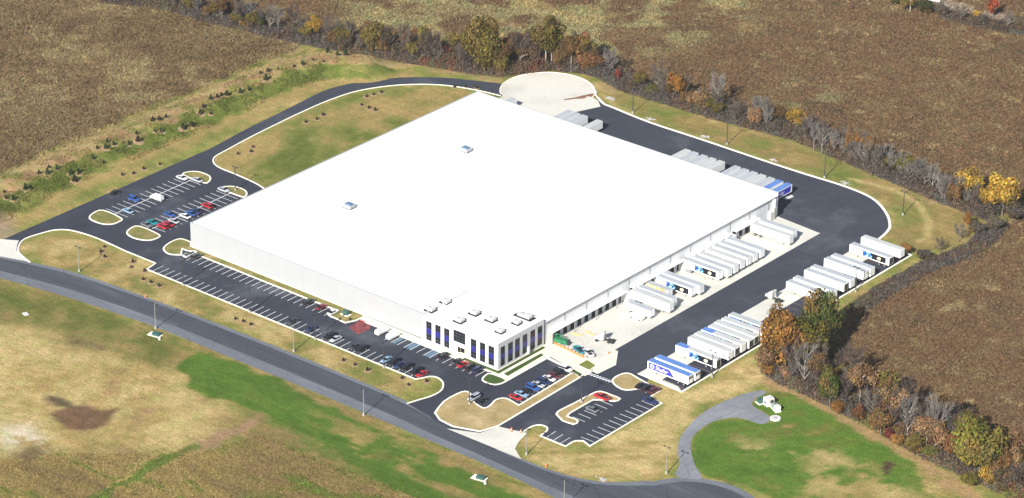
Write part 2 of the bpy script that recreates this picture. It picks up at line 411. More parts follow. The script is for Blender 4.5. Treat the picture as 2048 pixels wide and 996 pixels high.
# reddish-tan margin along the south-east wood
dm, _ = seg_dist(wx, wy, [(194.6, 56.7), (201.6, 51.1), (212.7, 46.5), (231.2, 44.4), (254.6, 40.1), (273.5, 36.1), (291.6, 29.9), (306.6, 25.5)])
blend((1 - sstep(1.4, 4.0, dm)) * .85, c3(.29, .185, .095))
dm, _ = seg_dist(wx, wy, [(-76.3, 161.2), (-59.2, 165.3), (-43.6, 170.8), (-27.4, 175.6), (-14.8, 181.4)])
blend((1 - sstep(1, 2.5, dm)) * .5, c3(.26, .18, .10))
dm, _ = seg_dist(wx, wy, [(18.3, 201.0), (29.5, 199.1), (70.5, 200.8), (106.8, 203.9), (143.0, 199.1), (173.5, 194.7), (195.7, 192.2)])
blend((1 - sstep(.8, 2.6, dm)) * .7, c3(.28, .19, .105))
# back lawn strip east of the ring: olive with a pale track round the corner
BACKL = [(26.3, 192.5), (52.5, 187.8), (98.8, 187.0), (142.2, 187.7), (158.9, 186.6), (172.4, 171.1), (174.3, 162.1), (190.9, 155.6), (199.6, 173.4), (194.6, 194.5), (172.5, 196.1), (142.0, 200.6), (105.7, 205.4), (69.3, 202.3), (28.3, 200.6)]
blend(region(BACKL, 2), mixn(n20 * .5 + n9 * .5, [GREEN * 1.15, OLIVE, TAN * .7, TAN * .85], 0.32, 0.66))
dm, _ = seg_dist(fx_, fy_, [(138.8, 192.7), (156.2, 195.3), (168.1, 191.7), (179.0, 182.1), (186.5, 170.0), (186.1, 165.9)])
blend((1 - sstep(.6, 1.8, dm)) * .8, STRAW)
dm, _ = seg_dist(fx_, fy_, [(23.9, 195.5), (34.5, 189.6), (43.1, 188.3)])
blend((1 - sstep(.5, 1.5, dm)) * .8, STRAW * .9)
# verge between road and front lot
blend(region([(-43.5, -34.9), (-42.8, -22.9), (-27.8, -18.3), (2.5, -21.9), (32.9, -24.3), (64.6, -24.3), (95.4, -24.5), (122.7, -24.2), (126.3, -35.4), (103.4, -33.2), (60.4, -33.9), (16.9, -36.1), (-13.6, -38.8), (-33.8, -40.5)], 2), mixn(n9, [OLIVE * .95, TAN * .78, TAN * .95, STRAW * .9], 0.32, 0.64))
# south fields
SOUTH = [(-142.9, -157.0), (-66.7, -71.4), (-30.8, -59.0), (-0.4, -53.5), (31.7, -50.7), (53.8, -50.1), (96.7, -49.1), (138.7, -49.3), (169.2, -49.7), (195.0, -50.5), (237.5, -52.3), (267.4, -194.6), (104.7, -333.2)]
mS = region(SOUTH, 1.5)
blend(mS, mixn(nst * .6 + n20 * .4, [UMBER * 1.05, OCHRE * .8, OCHRE * .95, OCHRE * 1.05, GREEN * 1.1, TAN * .9], 0.30, 0.70))
mSt = region([(-32.6, -100.7), (-0.7, -73.3), (23.3, -75.9), (47.7, -73.1), (59.7, -65.0), (75.1, -71.6), (88.9, -76.9), (97.7, -90.2), (94.0, -105.7), (76.9, -116.3), (67.7, -128.2), (40.5, -163.6)], 9)
blend(mSt, mixn(n20 * .4 + n9 * .35 + n4 * .25, [UMBER * 1.6, TAN * 1.0, STRAW * .95, STRAW * 1.05], 0.30, 0.64))
blend(region([(-55.1, -81.4), (-28.2, -61.3), (-0.9, -55.3), (31.7, -53.0), (47.5, -55.1), (56.1, -68.1), (29.3, -70.7), (2.0, -75.7), (-32.6, -100.7)], 5) * .8, mixn(n9, [GREEN * .85, OLIVE * .8, OCHRE * .9], 0.35, 0.65))
blend(region([(44.7, -127.4), (51.6, -121.5), (65.5, -124.1), (67.7, -130.3), (58.6, -136.0), (47.1, -137.8)], 5) * sstep(.42, .6, n9) * .8, c3(.50, .44, .34))
blend(region([(52.7, -114.2), (51.5, -106.8), (55.7, -100.2), (65.4, -97.9), (69.6, -104.0), (67.2, -112.3), (60.9, -115.6)], 1.5) * .95, c3(.115, .065, .038))
blend(region([(42.1, -108.5), (42.0, -104.3), (50.9, -103.1), (53.9, -104.8), (49.8, -108.3)], 1.5) * .9, c3(.065, .045, .032))
blend(region([(17.0, -72.2), (23.2, -71.4), (32.0, -72.1), (31.1, -74.6), (22.8, -75.5)], 2) * .7, c3(.085, .055, .038))
blend(region([(59.7, -137.1), (62.7, -131.7), (68.3, -129.8), (71.1, -135.4), (65.4, -138.3)], 2.5) * .8, DBROWN * 1.1)
mLush = region([(59.2, -66.7), (55.3, -60.2), (57.3, -54.0), (69.8, -50.5), (99.9, -52.5), (135.3, -54.7), (164.8, -56.2), (197.8, -56.2), (223.0, -57.3), (196.7, -79.9), (175.3, -77.4), (152.1, -77.9), (125.1, -75.0), (100.1, -70.7), (86.9, -72.6), (72.7, -71.4)], 0.8)
blend(mLush, mixn(nst * .75 + n4 * .25, [LUSH * .85, LUSH, LUSH * 1.1, LUSH * 1.25, GREEN, TAN * .8], 0.28, 0.82))
blend(mLush * region([(112.2, -61.2), (134.9, -54.2), (201.1, -53.4), (223.0, -57.3), (185.7, -89.3), (135.7, -82.0)], 9) * sstep(.50, .60, nst * .7 + n4 * .3) * .85, mixn(n9, [GREEN * .9, OCHRE, TAN * .9]))
mL2 = region([(98.2, -73.2), (125.1, -75.0), (152.1, -77.9), (175.3, -77.4), (190.1, -85.5), (146.2, -123.1), (114.3, -96.4)], 7)
blend(mL2 * .8, mixn(nst * .7 + n9 * .3, [LUSH * 1.4, GREEN * .9, OCHRE * .8, UMBER, TAN * .8], 0.30, 0.70))
blend(region([(96.2, -98.9), (97.3, -89.8), (99.6, -81.2), (99.9, -73.8), (104.0, -76.6), (104.5, -88.5), (102.0, -98.8)], 1.5) * .95, mixn(n9, [c3(.23, .145, .085), c3(.27, .175, .105)]))
dm, _ = seg_dist(wx, wy, [(98.6, -99.7), (97.1, -115.1), (97.8, -132.2), (99.5, -148.0)])
blend((1 - sstep(1.0, 3.2, dm)) * .85, mixn(n9, [LUSH * 1.3, GREEN * .8]))
dm, _ = seg_dist(wx, wy, [(95.1, -106.8), (95.9, -120.1), (96.2, -129.7)])
blend((1 - sstep(.4, 1.1, dm)) * .8, TAN)
# straw-coloured lawn round the south-east lot
blend(region([(176.3, -37.2), (170.1, -24.9), (176.1, -25.1), (186.2, -26.7), (191.9, -21.7), (191.7, 14.7), (183.8, 17.4), (192.2, 26.8), (192.0, 64.4), (202.2, 53.0), (203.9, 39.9), (200.5, 21.0), (205.5, 2.2), (217.4, -14.0), (214.2, -24.6), (201.8, -35.3), (188.9, -38.4)], 2), mixn(n9 * .5 + nstd * .5, [OLIVE * 1.05, TAN, STRAW, STRAW * 1.08], 0.30, 0.66))
# bright lawn at the utility turnaround
mG = region([(212.9, -0.6), (209.5, 6.4), (209.2, 15.8), (212.4, 21.8), (223.0, 25.5), (221.2, 30.6), (211.5, 33.4), (210.0, 37.3), (210.9, 43.7), (221.2, 45.2), (242.6, 41.5), (262.4, 36.6), (277.7, 29.7), (287.8, 17.0), (254.3, -11.7), (245.5, -9.6), (235.9, -8.9), (227.3, -12.3), (219.6, -8.1)], 0.8)
blend(mG, mixn(nstd * .4 + n9 * .3 + n4 * .3, [LUSH * .95, LUSH * 1.15, LUSH * 1.3, GREEN * 1.1, TAN * .8], 0.28, 0.76))
blend(mG * region([(222.2, 12.3), (233.6, 17.2), (247.4, 23.8), (260.9, 25.3), (261.2, 19.6), (245.5, 16.1), (228.1, 9.3)], 4) * sstep(.40, .56, n9) * .9, STRAW * .9)
blend(mG * region([(248.1, 12.3), (255.5, 22.7), (267.2, 26.7), (287.8, 17.0), (258.7, -7.9)], 5) * sstep(.36, .5, n9) * .9, mixn(n20, [OLIVE, TAN * .9, STRAW]))
blend(region([(264.1, 26.5), (264.8, 29.8), (267.3, 29.2), (267.5, 24.6)], .6), c3(.055, .032, .022))
# dirt corner where the west apron meets the berm
blend(region([(-77.3, -30.7), (-60.9, -24.7), (-50.7, -31.8), (-52.9, -38.9), (-54.7, -50.8)], 3) * .8, c3(.26, .19, .13))
# track in the north-east corner
blend(region([(55.5, 366.0), (60.9, 370.7), (70.7, 363.0), (85.3, 362.5), (106.9, 365.5), (112.0, 357.3), (96.1, 354.8), (84.9, 352.1), (71.3, 354.7)], 1.5) * .9, c3(.24, .19, .14))

idx = np.arange(len(gx) * len(gy)).reshape(len(gy), len(gx))
F = np.stack([idx[:-1, :-1], idx[:-1, 1:], idx[1:, 1:], idx[1:, :-1]], -1).reshape(-1, 4)
M_ground = attr_mat('ground_cover', 'col', [(0.35, 0.80, 1.22), (1.4, 0.70, 1.30)], bump=(1.1, 0.35), mottle=True)
ground = tag(link('ground', np_mesh('ground', np.stack([fx_, fy_, GZ - 0.02], -1), F, M_ground, col, True)), kind='structure')

# ---- rough scrub standing on the fields (uncountable tufts)
def visible(x, y, m=30):
    dx = x - M.translation.x; dy = y - M.translation.y; dz = -M.translation.z
    f = dx * fw.x + dy * fw.y + dz * fw.z
    u = 1024 + 6559.5 * (dx * r2.x + dy * r2.y + dz * r2.z) / f
    v = 498 - 6559.5 * (dx * u2.x + dy * u2.y + dz * u2.z) / f
    return (u > -m) & (u < 2048 + m) & (v > -m) & (v < 996 + m)
def tufts(name, label, pts, size, tall, cols, blades, mat, leaf=0.3):
    """pts (n,2); size/tall (n,) ; cols (n,3). Each tuft is a low dome of ragged leaf faces"""
    n = len(pts); z = height(pts[:, 0], pts[:, 1])
    N = n * blades; k = np.repeat(np.arange(n), blades)
    d = rng.normal(0, 1, (N, 3)); d[:, 2] = np.abs(d[:, 2]); d /= np.linalg.norm(d, axis=1)[:, None]
    q = rng.uniform(.35, 1, N)[:, None] ** .6
    Pc = np.stack([pts[k, 0], pts[k, 1], z[k]], -1) + d * q * np.stack([size[k], size[k], tall[k]], -1)
    nr = d * .35 + np.array([0, 0, .75]) + rng.normal(0, .38, (N, 3)); nr /= np.linalg.norm(nr, axis=1)[:, None]
    t = np.cross(nr, rng.normal(0, 1, (N, 3))); t /= np.linalg.norm(t, axis=1)[:, None]; b = np.cross(nr, t)
    s_ = (leaf * rng.uniform(.6, 1.5, N) * (.6 + .5 * size[k]))[:, None]
    V = np.stack([Pc - t * s_ - b * s_ * .5, Pc + t * s_ - b * s_ * .5, Pc + b * s_ * 1.1], 1)
    c = cols[k] * rng.uniform(.74, 1.26, (N, 1))
    return tag(link(name, np_mesh(name, V.reshape(-1, 3), np.arange(N * 3).reshape(-1, 3), mat, np.repeat(c, 3, 0))), label, name.replace('_', ' ').split()[-1], kind='stuff')
M_tuft = attr_mat('scrub_blades', 'col', transl=0.15)
def scatter(poly, n):
    xs = [p[0] for p in poly]; ys = [p[1] for p in poly]
    P = np.stack([rng.uniform(max(min(xs), -260), min(max(xs), 340), n * 3), rng.uniform(max(min(ys), -190), min(max(ys), 410), n * 3)], -1)
    k = inside(P[:, 0], P[:, 1], poly) & visible(P[:, 0], P[:, 1]); return P[k]
def ground_col(P):
    i = np.clip(np.searchsorted(gx, P[:, 0]), 1, len(gx) - 1); j = np.clip(np.searchsorted(gy, P[:, 1]), 1, len(gy) - 1)
    return col[j * len(gx) + i]
def field_tufts(name, label, poly, n, smin, smax, tmin, tmax, gain=1.0, tint=(1, 1, 1)):
    P = scatter(poly, n); k = fbm(P[:, 0], P[:, 1], 12, 77, 3)
    P = P[rng.random(len(P)) < 0.35 + 1.2 * k * k]
    m = len(P); s = rng.uniform(smin, smax, m); t = rng.uniform(tmin, tmax, m) * (0.5 + fbm(P[:, 0], P[:, 1], 7, 79, 2))
    cc = ground_col(P) * np.array(tint) * gain * rng.uniform(0.85, 1.18, (m, 1))
    return tufts(name, label, P, s, t, cc, 6, M_tuft, .34)
field_tufts('scrub', 'tan and brown scrub covering the field beyond the grass berm', FIELD_NW, 70000, .4, .95, .25, .75, 1.1)
field_tufts('scrub', 'dark brown scrub covering the fields north of the tree line', FIELD_N, 130000, .4, .95, .3, .9, 1.15)
field_tufts('scrub', 'dark reddish brown scrub beyond the trailer pad and eastern trees', FIELD_E, 130000, .35, .85, .3, .85, 1.15)
P_ = [(59.7, -145.1), (71.1, -127.3), (87.1, -113.6), (103.1, -99.9), (109.3, -80.3), (156.3, -78.2), (175.3, -77.4), (178.2, -80.7), (78.5, -166.0)]
field_tufts('rough_grass', 'ochre rough grass in the mown field at the near corner', P_, 30000, .15, .4, .08, .25, 1.1)

Pb = np.concatenate([np.stack([rng.uniform(-95, -62, 26000), rng.uniform(-40, 165, 26000)], -1)])
db_, sb_ = seg_dist(Pb[:, 0], Pb[:, 1], CREST); Pb = Pb[(db_ < 15) & visible(Pb[:, 0], Pb[:, 1]) & (fbm(Pb[:, 0], Pb[:, 1], 5, 88, 3) > .45)]
cb = ground_col(Pb) * rng.uniform(.75, 1.15, (len(Pb), 1))
tufts('rough_grass', 'rough tussocky grass on the planted berm', Pb, rng.uniform(.2, .6, len(Pb)), rng.uniform(.1, .45, len(Pb)), cb, 6, M_tuft, .26)

# ------------------------------------------------------------------ paved surfaces
def sheet(name, poly, z, mat):
    mb = MB(); mb.face([(p[0], p[1], z) for p in poly], mat); return structure(name, mb)
def smooth_path(pts, closed=False, sub=4):
    """Catmull-Rom"""
    n = len(pts); out = []
    rngk = range(n if closed else n - 1)
    g = lambda i: pts[i % n] if closed else pts[min(max(i, 0), n - 1)]
    for i in rngk:
        p0, p1, p2, p3 = (np.array(g(i + k)) for k in (-1, 0, 1, 2))
        for s in range(sub):
            t = s / sub
            out.append(tuple(0.5 * (2 * p1 + (p2 - p0) * t + (2 * p0 - 5 * p1 + 4 * p2 - p3) * t * t + (3 * p1 - p0 - 3 * p2 + p3) * t ** 3)))
    if not closed: out.append(pts[-1])
    return out
def offset_line(pts, d, closed=False):
    n = len(pts); out = []
    for i in range(n):
        a = pts[(i - 1) % n] if (closed or i > 0) else pts[i]; b = pts[(i + 1) % n] if (closed or i < n - 1) else pts[i]
        p = pts[i]
        def nrm(u, v):
            ex, ey = v[0] - u[0], v[1] - u[1]; L = math.hypot(ex, ey) or 1; return (-ey / L, ex / L)
        n1 = nrm(a, p) if a != p else nrm(p, b); n2 = nrm(p, b) if b != p else n1
        mx, my = n1[0] + n2[0], n1[1] + n2[1]; L = math.hypot(mx, my) or 1
        mx, my = mx / L, my / L; k = d / max(0.5, mx * n1[0] + my * n1[1])
        out.append((p[0] + mx * k, p[1] + my * k))
    return out
def kerb(pts, closed=False, wd=0.5, h=0.15, mat=None, parent=None, z=0.0, name='kerb'):
    a = offset_line(pts, wd / 2, closed); b = offset_line(pts, -wd / 2, closed); mb = MB(); m = mat or M_kerb; n = len(pts)
    i = mb.mi(m)
    for k in range(n):
        mb.v += [(*a[k], z), (*a[k], z + h), (*b[k], z + h), (*b[k], z)]
    for k in range(n if closed else n - 1):
        p, q = 4 * k, 4 * ((k + 1) % n)
        for e in range(3): mb.f.append((p + e, q + e, q + e + 1, p + e + 1)); mb.m.append(i)
    if not closed:
        mb.f.append((0, 1, 2, 3)); mb.m.append(i); e = 4 * (n - 1); mb.f.append((e + 3, e + 2, e + 1, e)); mb.m.append(i)
    o = mb.build(name, parent)
    if parent is None: tag(o, kind='structure')
    return o
def island(name, poly, mat, kw=0.55, lawn_z=0.12, sub=0):
    if sub: poly = smooth_path(poly, True, sub)
    mb = MB(); mb.prism(poly, 0.0, lawn_z, M_kerb, mat)
    o = structure(name, mb)
    kerb(poly, True, kw, 0.17, parent=o)
    return o

LOOP = [(-32.2, -44.2), (-38.8, -42.2), (-42.4, -40.2), (-45.7, -36.3), (-47.1, -32.3), (-46.3, -27.0), (-44.3, -21.0), (-39.2, -17.6), (-28.6, -16.4), (-14.4, -17.1)]
LOOP_S = smooth_path(LOOP, False, 4)
BULB = [(121.1, -22.9), (122.5, -20.4), (123.9, -17.9), (126.2, -17.2), (129.6, -18.7), (132.3, -22.5), (132.6, -27.0), (131.2, -32.0), (130.0, -36.1)]
BULB_S = smooth_path(BULB, False, 4)
FRONT_K = LOOP_S + [(-0.2, -17.1), (0.4, -17.3), (1.4, -22.3), (119.5, -22.4)] + BULB_S[1:]
# one asphalt sheet for west lot, front lot and south lot
sheet('parking_lot_asphalt', [(-52.4, -39), (-49, -40)] + LOOP_S[4:] + [(-0.2, -17.1), (1.4, -22.3), (119.5, -22.4)] + BULB_S[1:] + [(141, -38), (150, -41), (161, -41), (161, 20), (137, 20), (60, 10), (0, 20), (0, 49), (-12, 50.6), (-19.7, 51.9), (-38.2, 53.3), (-43, 55), (-45.8, 58.5), (-52.6, 60)], 0.010, M_asph_new)
RING_OUT = smooth_path([(-52.5, 56)] + [(-52.8, 65.5), (-55.1, 86.2), (-56.0, 103.2), (-57.7, 126.8), (-56.6, 135.4), (-53.1, 144.3), (-44.6, 157.5), (-33.0, 167.5), (-22.8, 173.1), (-10.2, 178.9)], False, 4)
RING_IN = smooth_path([(-13.0, 50.0), (-19.4, 51.6), (-30.2, 52.5), (-37.9, 52.8), (-43.0, 54.7), (-46.0, 58.5), (-46.9, 64.6), (-48.5, 79.3), (-49.6, 96.4), (-50.1, 107.7), (-50.0, 124.0), (-47.6, 138.1), (-39.7, 152.0), (-28.2, 162.0), (-15.0, 167.0), (-3.9, 169.0)], False, 4)
sheet('ring_road', RING_OUT + [(0, 175), (0, 166)] + [p for p in reversed(RING_IN) if p[1] > 56.5], 0.014, M_asph_lane)
kerb(RING_IN, wd=0.5)
kerb(FRONT_K, wd=0.5)
# public road with pale shoulders
ROAD_UP = smooth_path([(-99.3, -65.8), (-72.2, -55.6), (-43.6, -47.4), (-32.5, -43.9), (-13.1, -39.3), (17.7, -36.9)] + [(61, -35.0), (104, -34.6), (132, -35.4), (150, -38.5), (178.8, -39.6), (190.5, -39.4), (203, -36.5), (211, -31), (216.6, -25)], False, 4)
ROAD_LO = smooth_path([(-91.6, -72.2), (-61.8, -64.6), (-31.0, -58.7), (-0.4, -53.5), (31.4, -50.4)] + [(60, -49.8), (100, -49.3), (140, -49.3), (180, -49.8), (210, -52.5), (222, -55)], False, 4)
bulb_c = (238, -34.0)
BULB_R = [(bulb_c[0] + 22.5 * math.cos(R(a)), bulb_c[1] + 22.5 * math.sin(R(a))) for a in range(158, -115, -9)]
sheet('public_road', ROAD_UP + BULB_R + list(reversed(ROAD_LO)), 0.006, M_asph_old)
def band(line_a, line_b, ta, tb):
    n = 60
    def at(l, t):
        L = [0]
        for p, q in zip(l, l[1:]): L.append(L[-1] + math.dist(p, q))
        s = t * L[-1]
        for k in range(len(l) - 1):
            if s <= L[k + 1] + 1e-6:
                f = (s - L[k]) / (L[k + 1] - L[k] + 1e-9); return (l[k][0] + (l[k + 1][0] - l[k][0]) * f, l[k][1] + (l[k + 1][1] - l[k][1]) * f)
        return l[-1]
    A, B = [], []
    for k in range(n + 1):
        p, q = at(line_a, k / n), at(line_b, k / n)
        A.append((p[0] + (q[0] - p[0]) * ta, p[1] + (q[1] - p[1]) * ta)); B.append((p[0] + (q[0] - p[0]) * tb, p[1] + (q[1] - p[1]) * tb))
    return A, B
A_, B_ = band(ROAD_UP, ROAD_LO, 0.11, 0.66)
BULB_R2 = [(bulb_c[0] + 20.0 * math.cos(R(a)), bulb_c[1] + 20.0 * math.sin(R(a))) for a in range(158, -125, -9)]
sheet('road_lanes', A_ + BULB_R2 + list(reversed(B_)), 0.012, M_asph_road)
A_, B_ = band(ROAD_UP, ROAD_LO, 0.665, 0.685)
sheet('road_edge_seam', A_ + list(reversed(B_)), 0.016, M_asph_lane)
# drives and lots on the east side
SE_OUT = smooth_path([(169.0, -28.3), (168.7, -22.7), (170.0, -20.0), (172.6, -19.8), (174.0, -21.5)], False, 3) + [(174.5, -25.2), (184.5, -25.3)] + smooth_path([(184.3, -23.0), (184.6, -20.7), (186.3, -19.2)], False, 3) + [(189.9, -20.4), (189.9, 15.3), (184.6, 16.3), (184.5, 21.5), (178.9, 21.1)]
sheet('east_lot_asphalt', [(159, -41)] + [(169.5, -41)] + SE_OUT + [(176, 28), (157, 36), (157, 20), (159, 0)], 0.018, M_asph_new)
BACK_OUT = smooth_path([(25.0, 191.4), (30.2, 188.4), (34.7, 187.9), (53.9, 185.9), (77.0, 185.9), (99.9, 185.6), (122.0, 185.6), (141.1, 186.2), (154.2, 184.1), (164.3, 177.5), (171.1, 169.9), (173.5, 164.5), (174.6, 158.1)], False, 4)
sheet('truck_lane', [(156, 26), (173, 26), (173, 158)] + list(reversed(BACK_OUT)) + [(26, 185), (18, 168), (20, 150), (150, 148), (156, 140)], 0.022, M_asph_lane)
kerb(BACK_OUT, wd=0.9)
CUL = [(6.2 + 18.0 * math.cos(R(a)), 184.3 + 18.0 * math.sin(R(a))) for a in range(20, 232, 6)]
sheet('turning_circle', CUL + [(-3.5, 169.5), (0, 150), (20, 150), (26, 173.0), (30.8, 185.6), (26.5, 189.5)], 0.030, M_conc)
kerb(CUL, wd=0.35)
kerb([(20.2, 196.2), (22.5, 193.0), (25.0, 191.4)], wd=0.5)
sheet('mud_trail', smooth_path([(16.1, 181.2), (16.6, 183.5), (18.1, 186.1), (19.1, 189.4), (21.1, 193.8), (23.5, 191.4), (21.1, 189.9), (21.3, 187.6), (19.0, 185.0), (17.5, 182.4)], True, 3), 0.036, M_stain)
sheet('dock_court', [(136.5, 24), (153, 24), (156.6, 26.5), (156.6, 148.6), (137, 150.2), (136.5, 150)] , 0.030, M_conc)
sheet('court_corner', [(139.7, 19.5), (153.7, 22.5), (158.5, 22.1), (159.9, 18.0), (162.6, 17.6), (163.3, 26.2), (157.9, 34.2), (150.9, 33.7)], 0.026, M_conc_w)
# trailer pad
sheet('trailer_pad_slab', [(172.2, 26.6), (180.4, 26.6), (180.4, 154.2), (172.4, 154.2)], 0.032, M_conc)
pad = sheet('trailer_pad_asphalt', [(180.4, 25.6), (190.0, 25.6), (190.0, 154.4), (180.4, 154.4)], 0.028, M_asph_new)
kerb([(172.2, 26.2), (190.1, 25.4), (190.1, 154.6), (187.0, 154.9)], wd=0.6)
sheet('pad_end_slab', [(180.4, 26.0), (189.7, 25.8), (186.5, 27.8), (180.4, 28.0)], 0.034, M_conc_w)
# west apron, east driveway apron, utility path
sheet('west_apron', [(-58.1, -43.4), (-53.5, -38.4), (-47.7, -35.0), (-45.6, -37.8), (-42.8, -40.6), (-39.0, -42.5), (-32.2, -43.7), (-43.3, -47.6), (-54.1, -51.4)], 0.020, M_conc)
sheet('driveway_apron', [(149.7, -40.3), (159.3, -35.8), (160.9, -29.0), (170.2, -26.5), (171.9, -32.8), (173.6, -36.3), (179.1, -40.1)], 0.024, M_conc)
PATH = smooth_path([(227.3, -14.3), (221.0, -8.9), (213.5, -1.2), (209.5, 6.4), (209.0, 16.0), (212.0, 22.3), (216.4, 24.1), (220.9, 24.5), (221.9, 27.5), (219.8, 30.4), (214.6, 31.8), (211.4, 33.3), (210.1, 37.0), (210.6, 42.1), (208.4, 42.5), (205.7, 37.5), (203.5, 27.4), (203.4, 17.1), (205.7, 6.5), (209.7, -2.4), (217.4, -12.0), (220.7, -17.9)], True, 4)
sheet('utility_path', PATH, 0.020, M_path)

# ---- islands
island('parking_island', [(-42.3, -7.1), (-44.4, -3.0), (-43.4, 0.6), (-34.0, 0.1), (-32.6, -2.4), (-33.2, -5.6), (-36.6, -7.5)], M_lawn_isl, sub=3)
island('parking_island', [(-23.8, -7.1), (-25.7, -3.4), (-24.6, -0.3), (-14.7, -0.7), (-13.3, -3.3), (-14.4, -6.3), (-18.9, -8.1)], M_lawn_isl, sub=3)
island('parking_island', [(-43.5, 39.9), (-43.9, 42.9), (-41.4, 45.2), (-37.0, 45.5), (-34.1, 44.1), (-32.3, 41.1), (-33.8, 39.8)], M_lawn_isl, sub=3)
island('parking_island', [(-25.2, 40.5), (-24.3, 43.5), (-21.3, 44.9), (-17.3, 44.5), (-14.7, 42.4), (-14.7, 40.1)], M_lawn_isl, sub=3)
ISL_NW = smooth_path([(-2.2, 2.2), (-6.7, 1.9), (-7.5, -1.9), (-6.3, -6.6), (-3.9, -8.6), (-0.8, -9.0), (2.2, -7.0)], False, 3)
island('lawn_strip', ISL_NW + [(-1, -3.3), (69.5, -3.3), (70.8, -7.6), (78.4, -8.1), (80.0, -4.4), (80.0, -0.1), (0, -0.1)], M_lawn_isl)
island('lawn_strip', smooth_path([(140.5, -35.1), (137.9, -28.0), (137.7, -21.7), (138.5, -18.5), (140.8, -18.6), (144.6, -21.8), (150.0, -23.2), (150.4, -20.3), (149.6, -17.6), (149.6, -15.4), (151.1, -13.7), (154.2, -14.0)], False, 2) + [(157.1, -14.6), (156.2, 13.0), (159.9, 12.4), (160.7, -28.7), (158.7, -35.1), (150.3, -38.1), (144.6, -37.5)], M_lawn_dry)
island('parking_island', smooth_path([(169.5, 16.5), (168.3, 20.7), (169.7, 24.2), (174.2, 23.6), (179.8, 22.2), (178.8, 19.7), (177.9, 17.1), (175.0, 14.6)], True, 3), M_lawn_dry)
island('parking_island', smooth_path([(169.6, -11.5), (168.8, -9.2), (169.3, -2.0), (169.6, 5.6), (170.5, 9.0), (174.5, 9.4), (178.3, 9.2), (177.9, 6.7), (175.6, 6.0)], False, 2) + [(172.3, 3.2), (172.2, -8.0), (172.9, -10.4)] + smooth_path([(175.5, -10.2), (177.4, -10.6), (177.6, -13.0), (173.4, -13.3)], False, 2), M_lawn_dry)
island('planted_bed', smooth_path([(137.9, -9.3), (136.6, -6.5), (137.1, -4.3), (143.3, -4.3), (143.6, -7.5), (141.8, -9.5)], True, 3), M_lawn_lush)
# concrete walks round the office and its lawns
walk = sheet('office_walk', [(80.0, -3.4), (136.4, -3.4), (139.3, -5.0)] + [(143.0, -3.7), (142.8, 16.7), (151.2, 15.4), (160.5, 14.0), (160.5, 17.6), (153.5, 22.7), (137.1, 24.7)] + [(136.9, 22), (136.9, -0.5), (80, -0.2)], 0.028, M_conc_w)
kerb([(80.0, -3.4), (83, -3.5)], wd=.5, mat=M_kerb_red)
kerb([(83, -3.5), (136, -3.5)], wd=.45)
kerb([(143.7, -4.8), (143.6, 15.8), (151.2, 14.9)], wd=1.0)
island('lawn_bed', [(140.0, -1.8), (140.1, 16.9), (142.0, 16.7), (142.4, -2.4)], M_lawn_lush, .3)
island('lawn_bed', [(142.7, 16.4), (144.7, 17.0), (150.4, 16.0), (159.9, 14.4), (159.0, 12.3), (155.8, 13.1), (151.6, 14.4)], M_lawn_lush, .3)
island('lawn_bed', [(154.2, 18.1), (154.1, 23.1), (158.9, 21.8), (159.3, 17.7)], M_lawn_mid, .3)
mb = MB(); mb.prism([(124.2, -2.6), (137.9, -2.6), (137.9, -1.9), (124.2, -1.9)], 0, .45, M_lawn_lush); mb.prism([(138.0, -2.6), (138.8, -2.6), (138.8, 20.4), (138.0, 20.4)], 0, .45, M_lawn_lush)
hedge = mb.build('clipped_hedge'); tag(hedge, 'low dark hedge along the foot of the office walls', 'hedge')
kerb([(168.9, -27), (168.9, -27.2)], wd=.5)
kerb(SE_OUT, wd=.5)

# ---- painted markings: every stripe its own piece of the lot
lot = bpy.data.objects['parking_lot_asphalt']; elot = bpy.data.objects['east_lot_asphalt']
def stripe_mesh(L, wd, m):
    mb = MB(); mb.face([(0, -wd / 2, 0), (L, -wd / 2, 0), (L, wd / 2, 0), (0, wd / 2, 0)], m); return mb.mesh('parking_stripe')
SM = {}
def stripe(x, y, L, ang, parent, wd=0.2, m=None, z=0.034, name='parking_stripe'):
    key = (round(L, 2), wd, (m or M_line).name)
    if key not in SM: SM[key] = stripe_mesh(L, wd, m or M_line)
    o = link(name, SM[key], parent, (x, y, z), ang); return o
S = 2.7432
for k in range(-2, 41): stripe(9.12 + S * k, -22.1, 5.3, R(90), lot)
ux = [(6.5, -8.7)][0][0]
for k in range(0, 25): stripe(ux + S * k, -8.7, 5.2, R(90), lot)
for k in range(0, 16):
    x = 96.0 + S * k
    if x < 136.5: stripe(x, -8.7, 5.1, R(90), lot)
for x0, x1 in ((99.0, 100.4), (104.2, 106.9), (112.4, 115.1)):
    mb = MB(); mb.face([(x0, -8.6, .030), (x1, -8.6, .030), (x1, -3.9, .030), (x0, -3.9, .030)], M_line_blue); mb.build('access_aisle', lot)
mb = MB(); mb.face([(p[0], p[1], .032) for p in [(81.4, -9.8), (80.8, -4.6), (85.7, -3.7), (87.6, -6.8), (87.0, -11.5)]], M_line_red); mb.build('fire_lane_marking', lot)
for xc, wide in ((-38.4, 5.4), (-20.0, 5.3)):
    for k in range(0, 14):
        y = 2.29 + S * k
        stripe(xc - wide, y, wide, 0, lot); stripe(xc, y, wide, 0, lot)
    stripe(xc, 1.2, 38.5, R(90), lot, 0.3)
for k in range(0, 11): stripe(151.2, -12.0 + S * k, 5.2, 0, lot)
for k in range(0, 13): stripe(184.2, -17.65 + S * k, 5.0, 0, elot)
for a, b in ([(176.2, -19.8), (176.4, -24.3)], [(179.1, -20.1), (179.2, -24.7)], [(182.0, -20.1), (182.0, -24.7)]):
    stripe(a[0], a[1], math.dist(a, b), math.atan2(b[1] - a[1], b[0] - a[0]), elot)
for k in range(0, 6): stripe(174.4, -9.4 + S * k, 4.8, 0, elot)
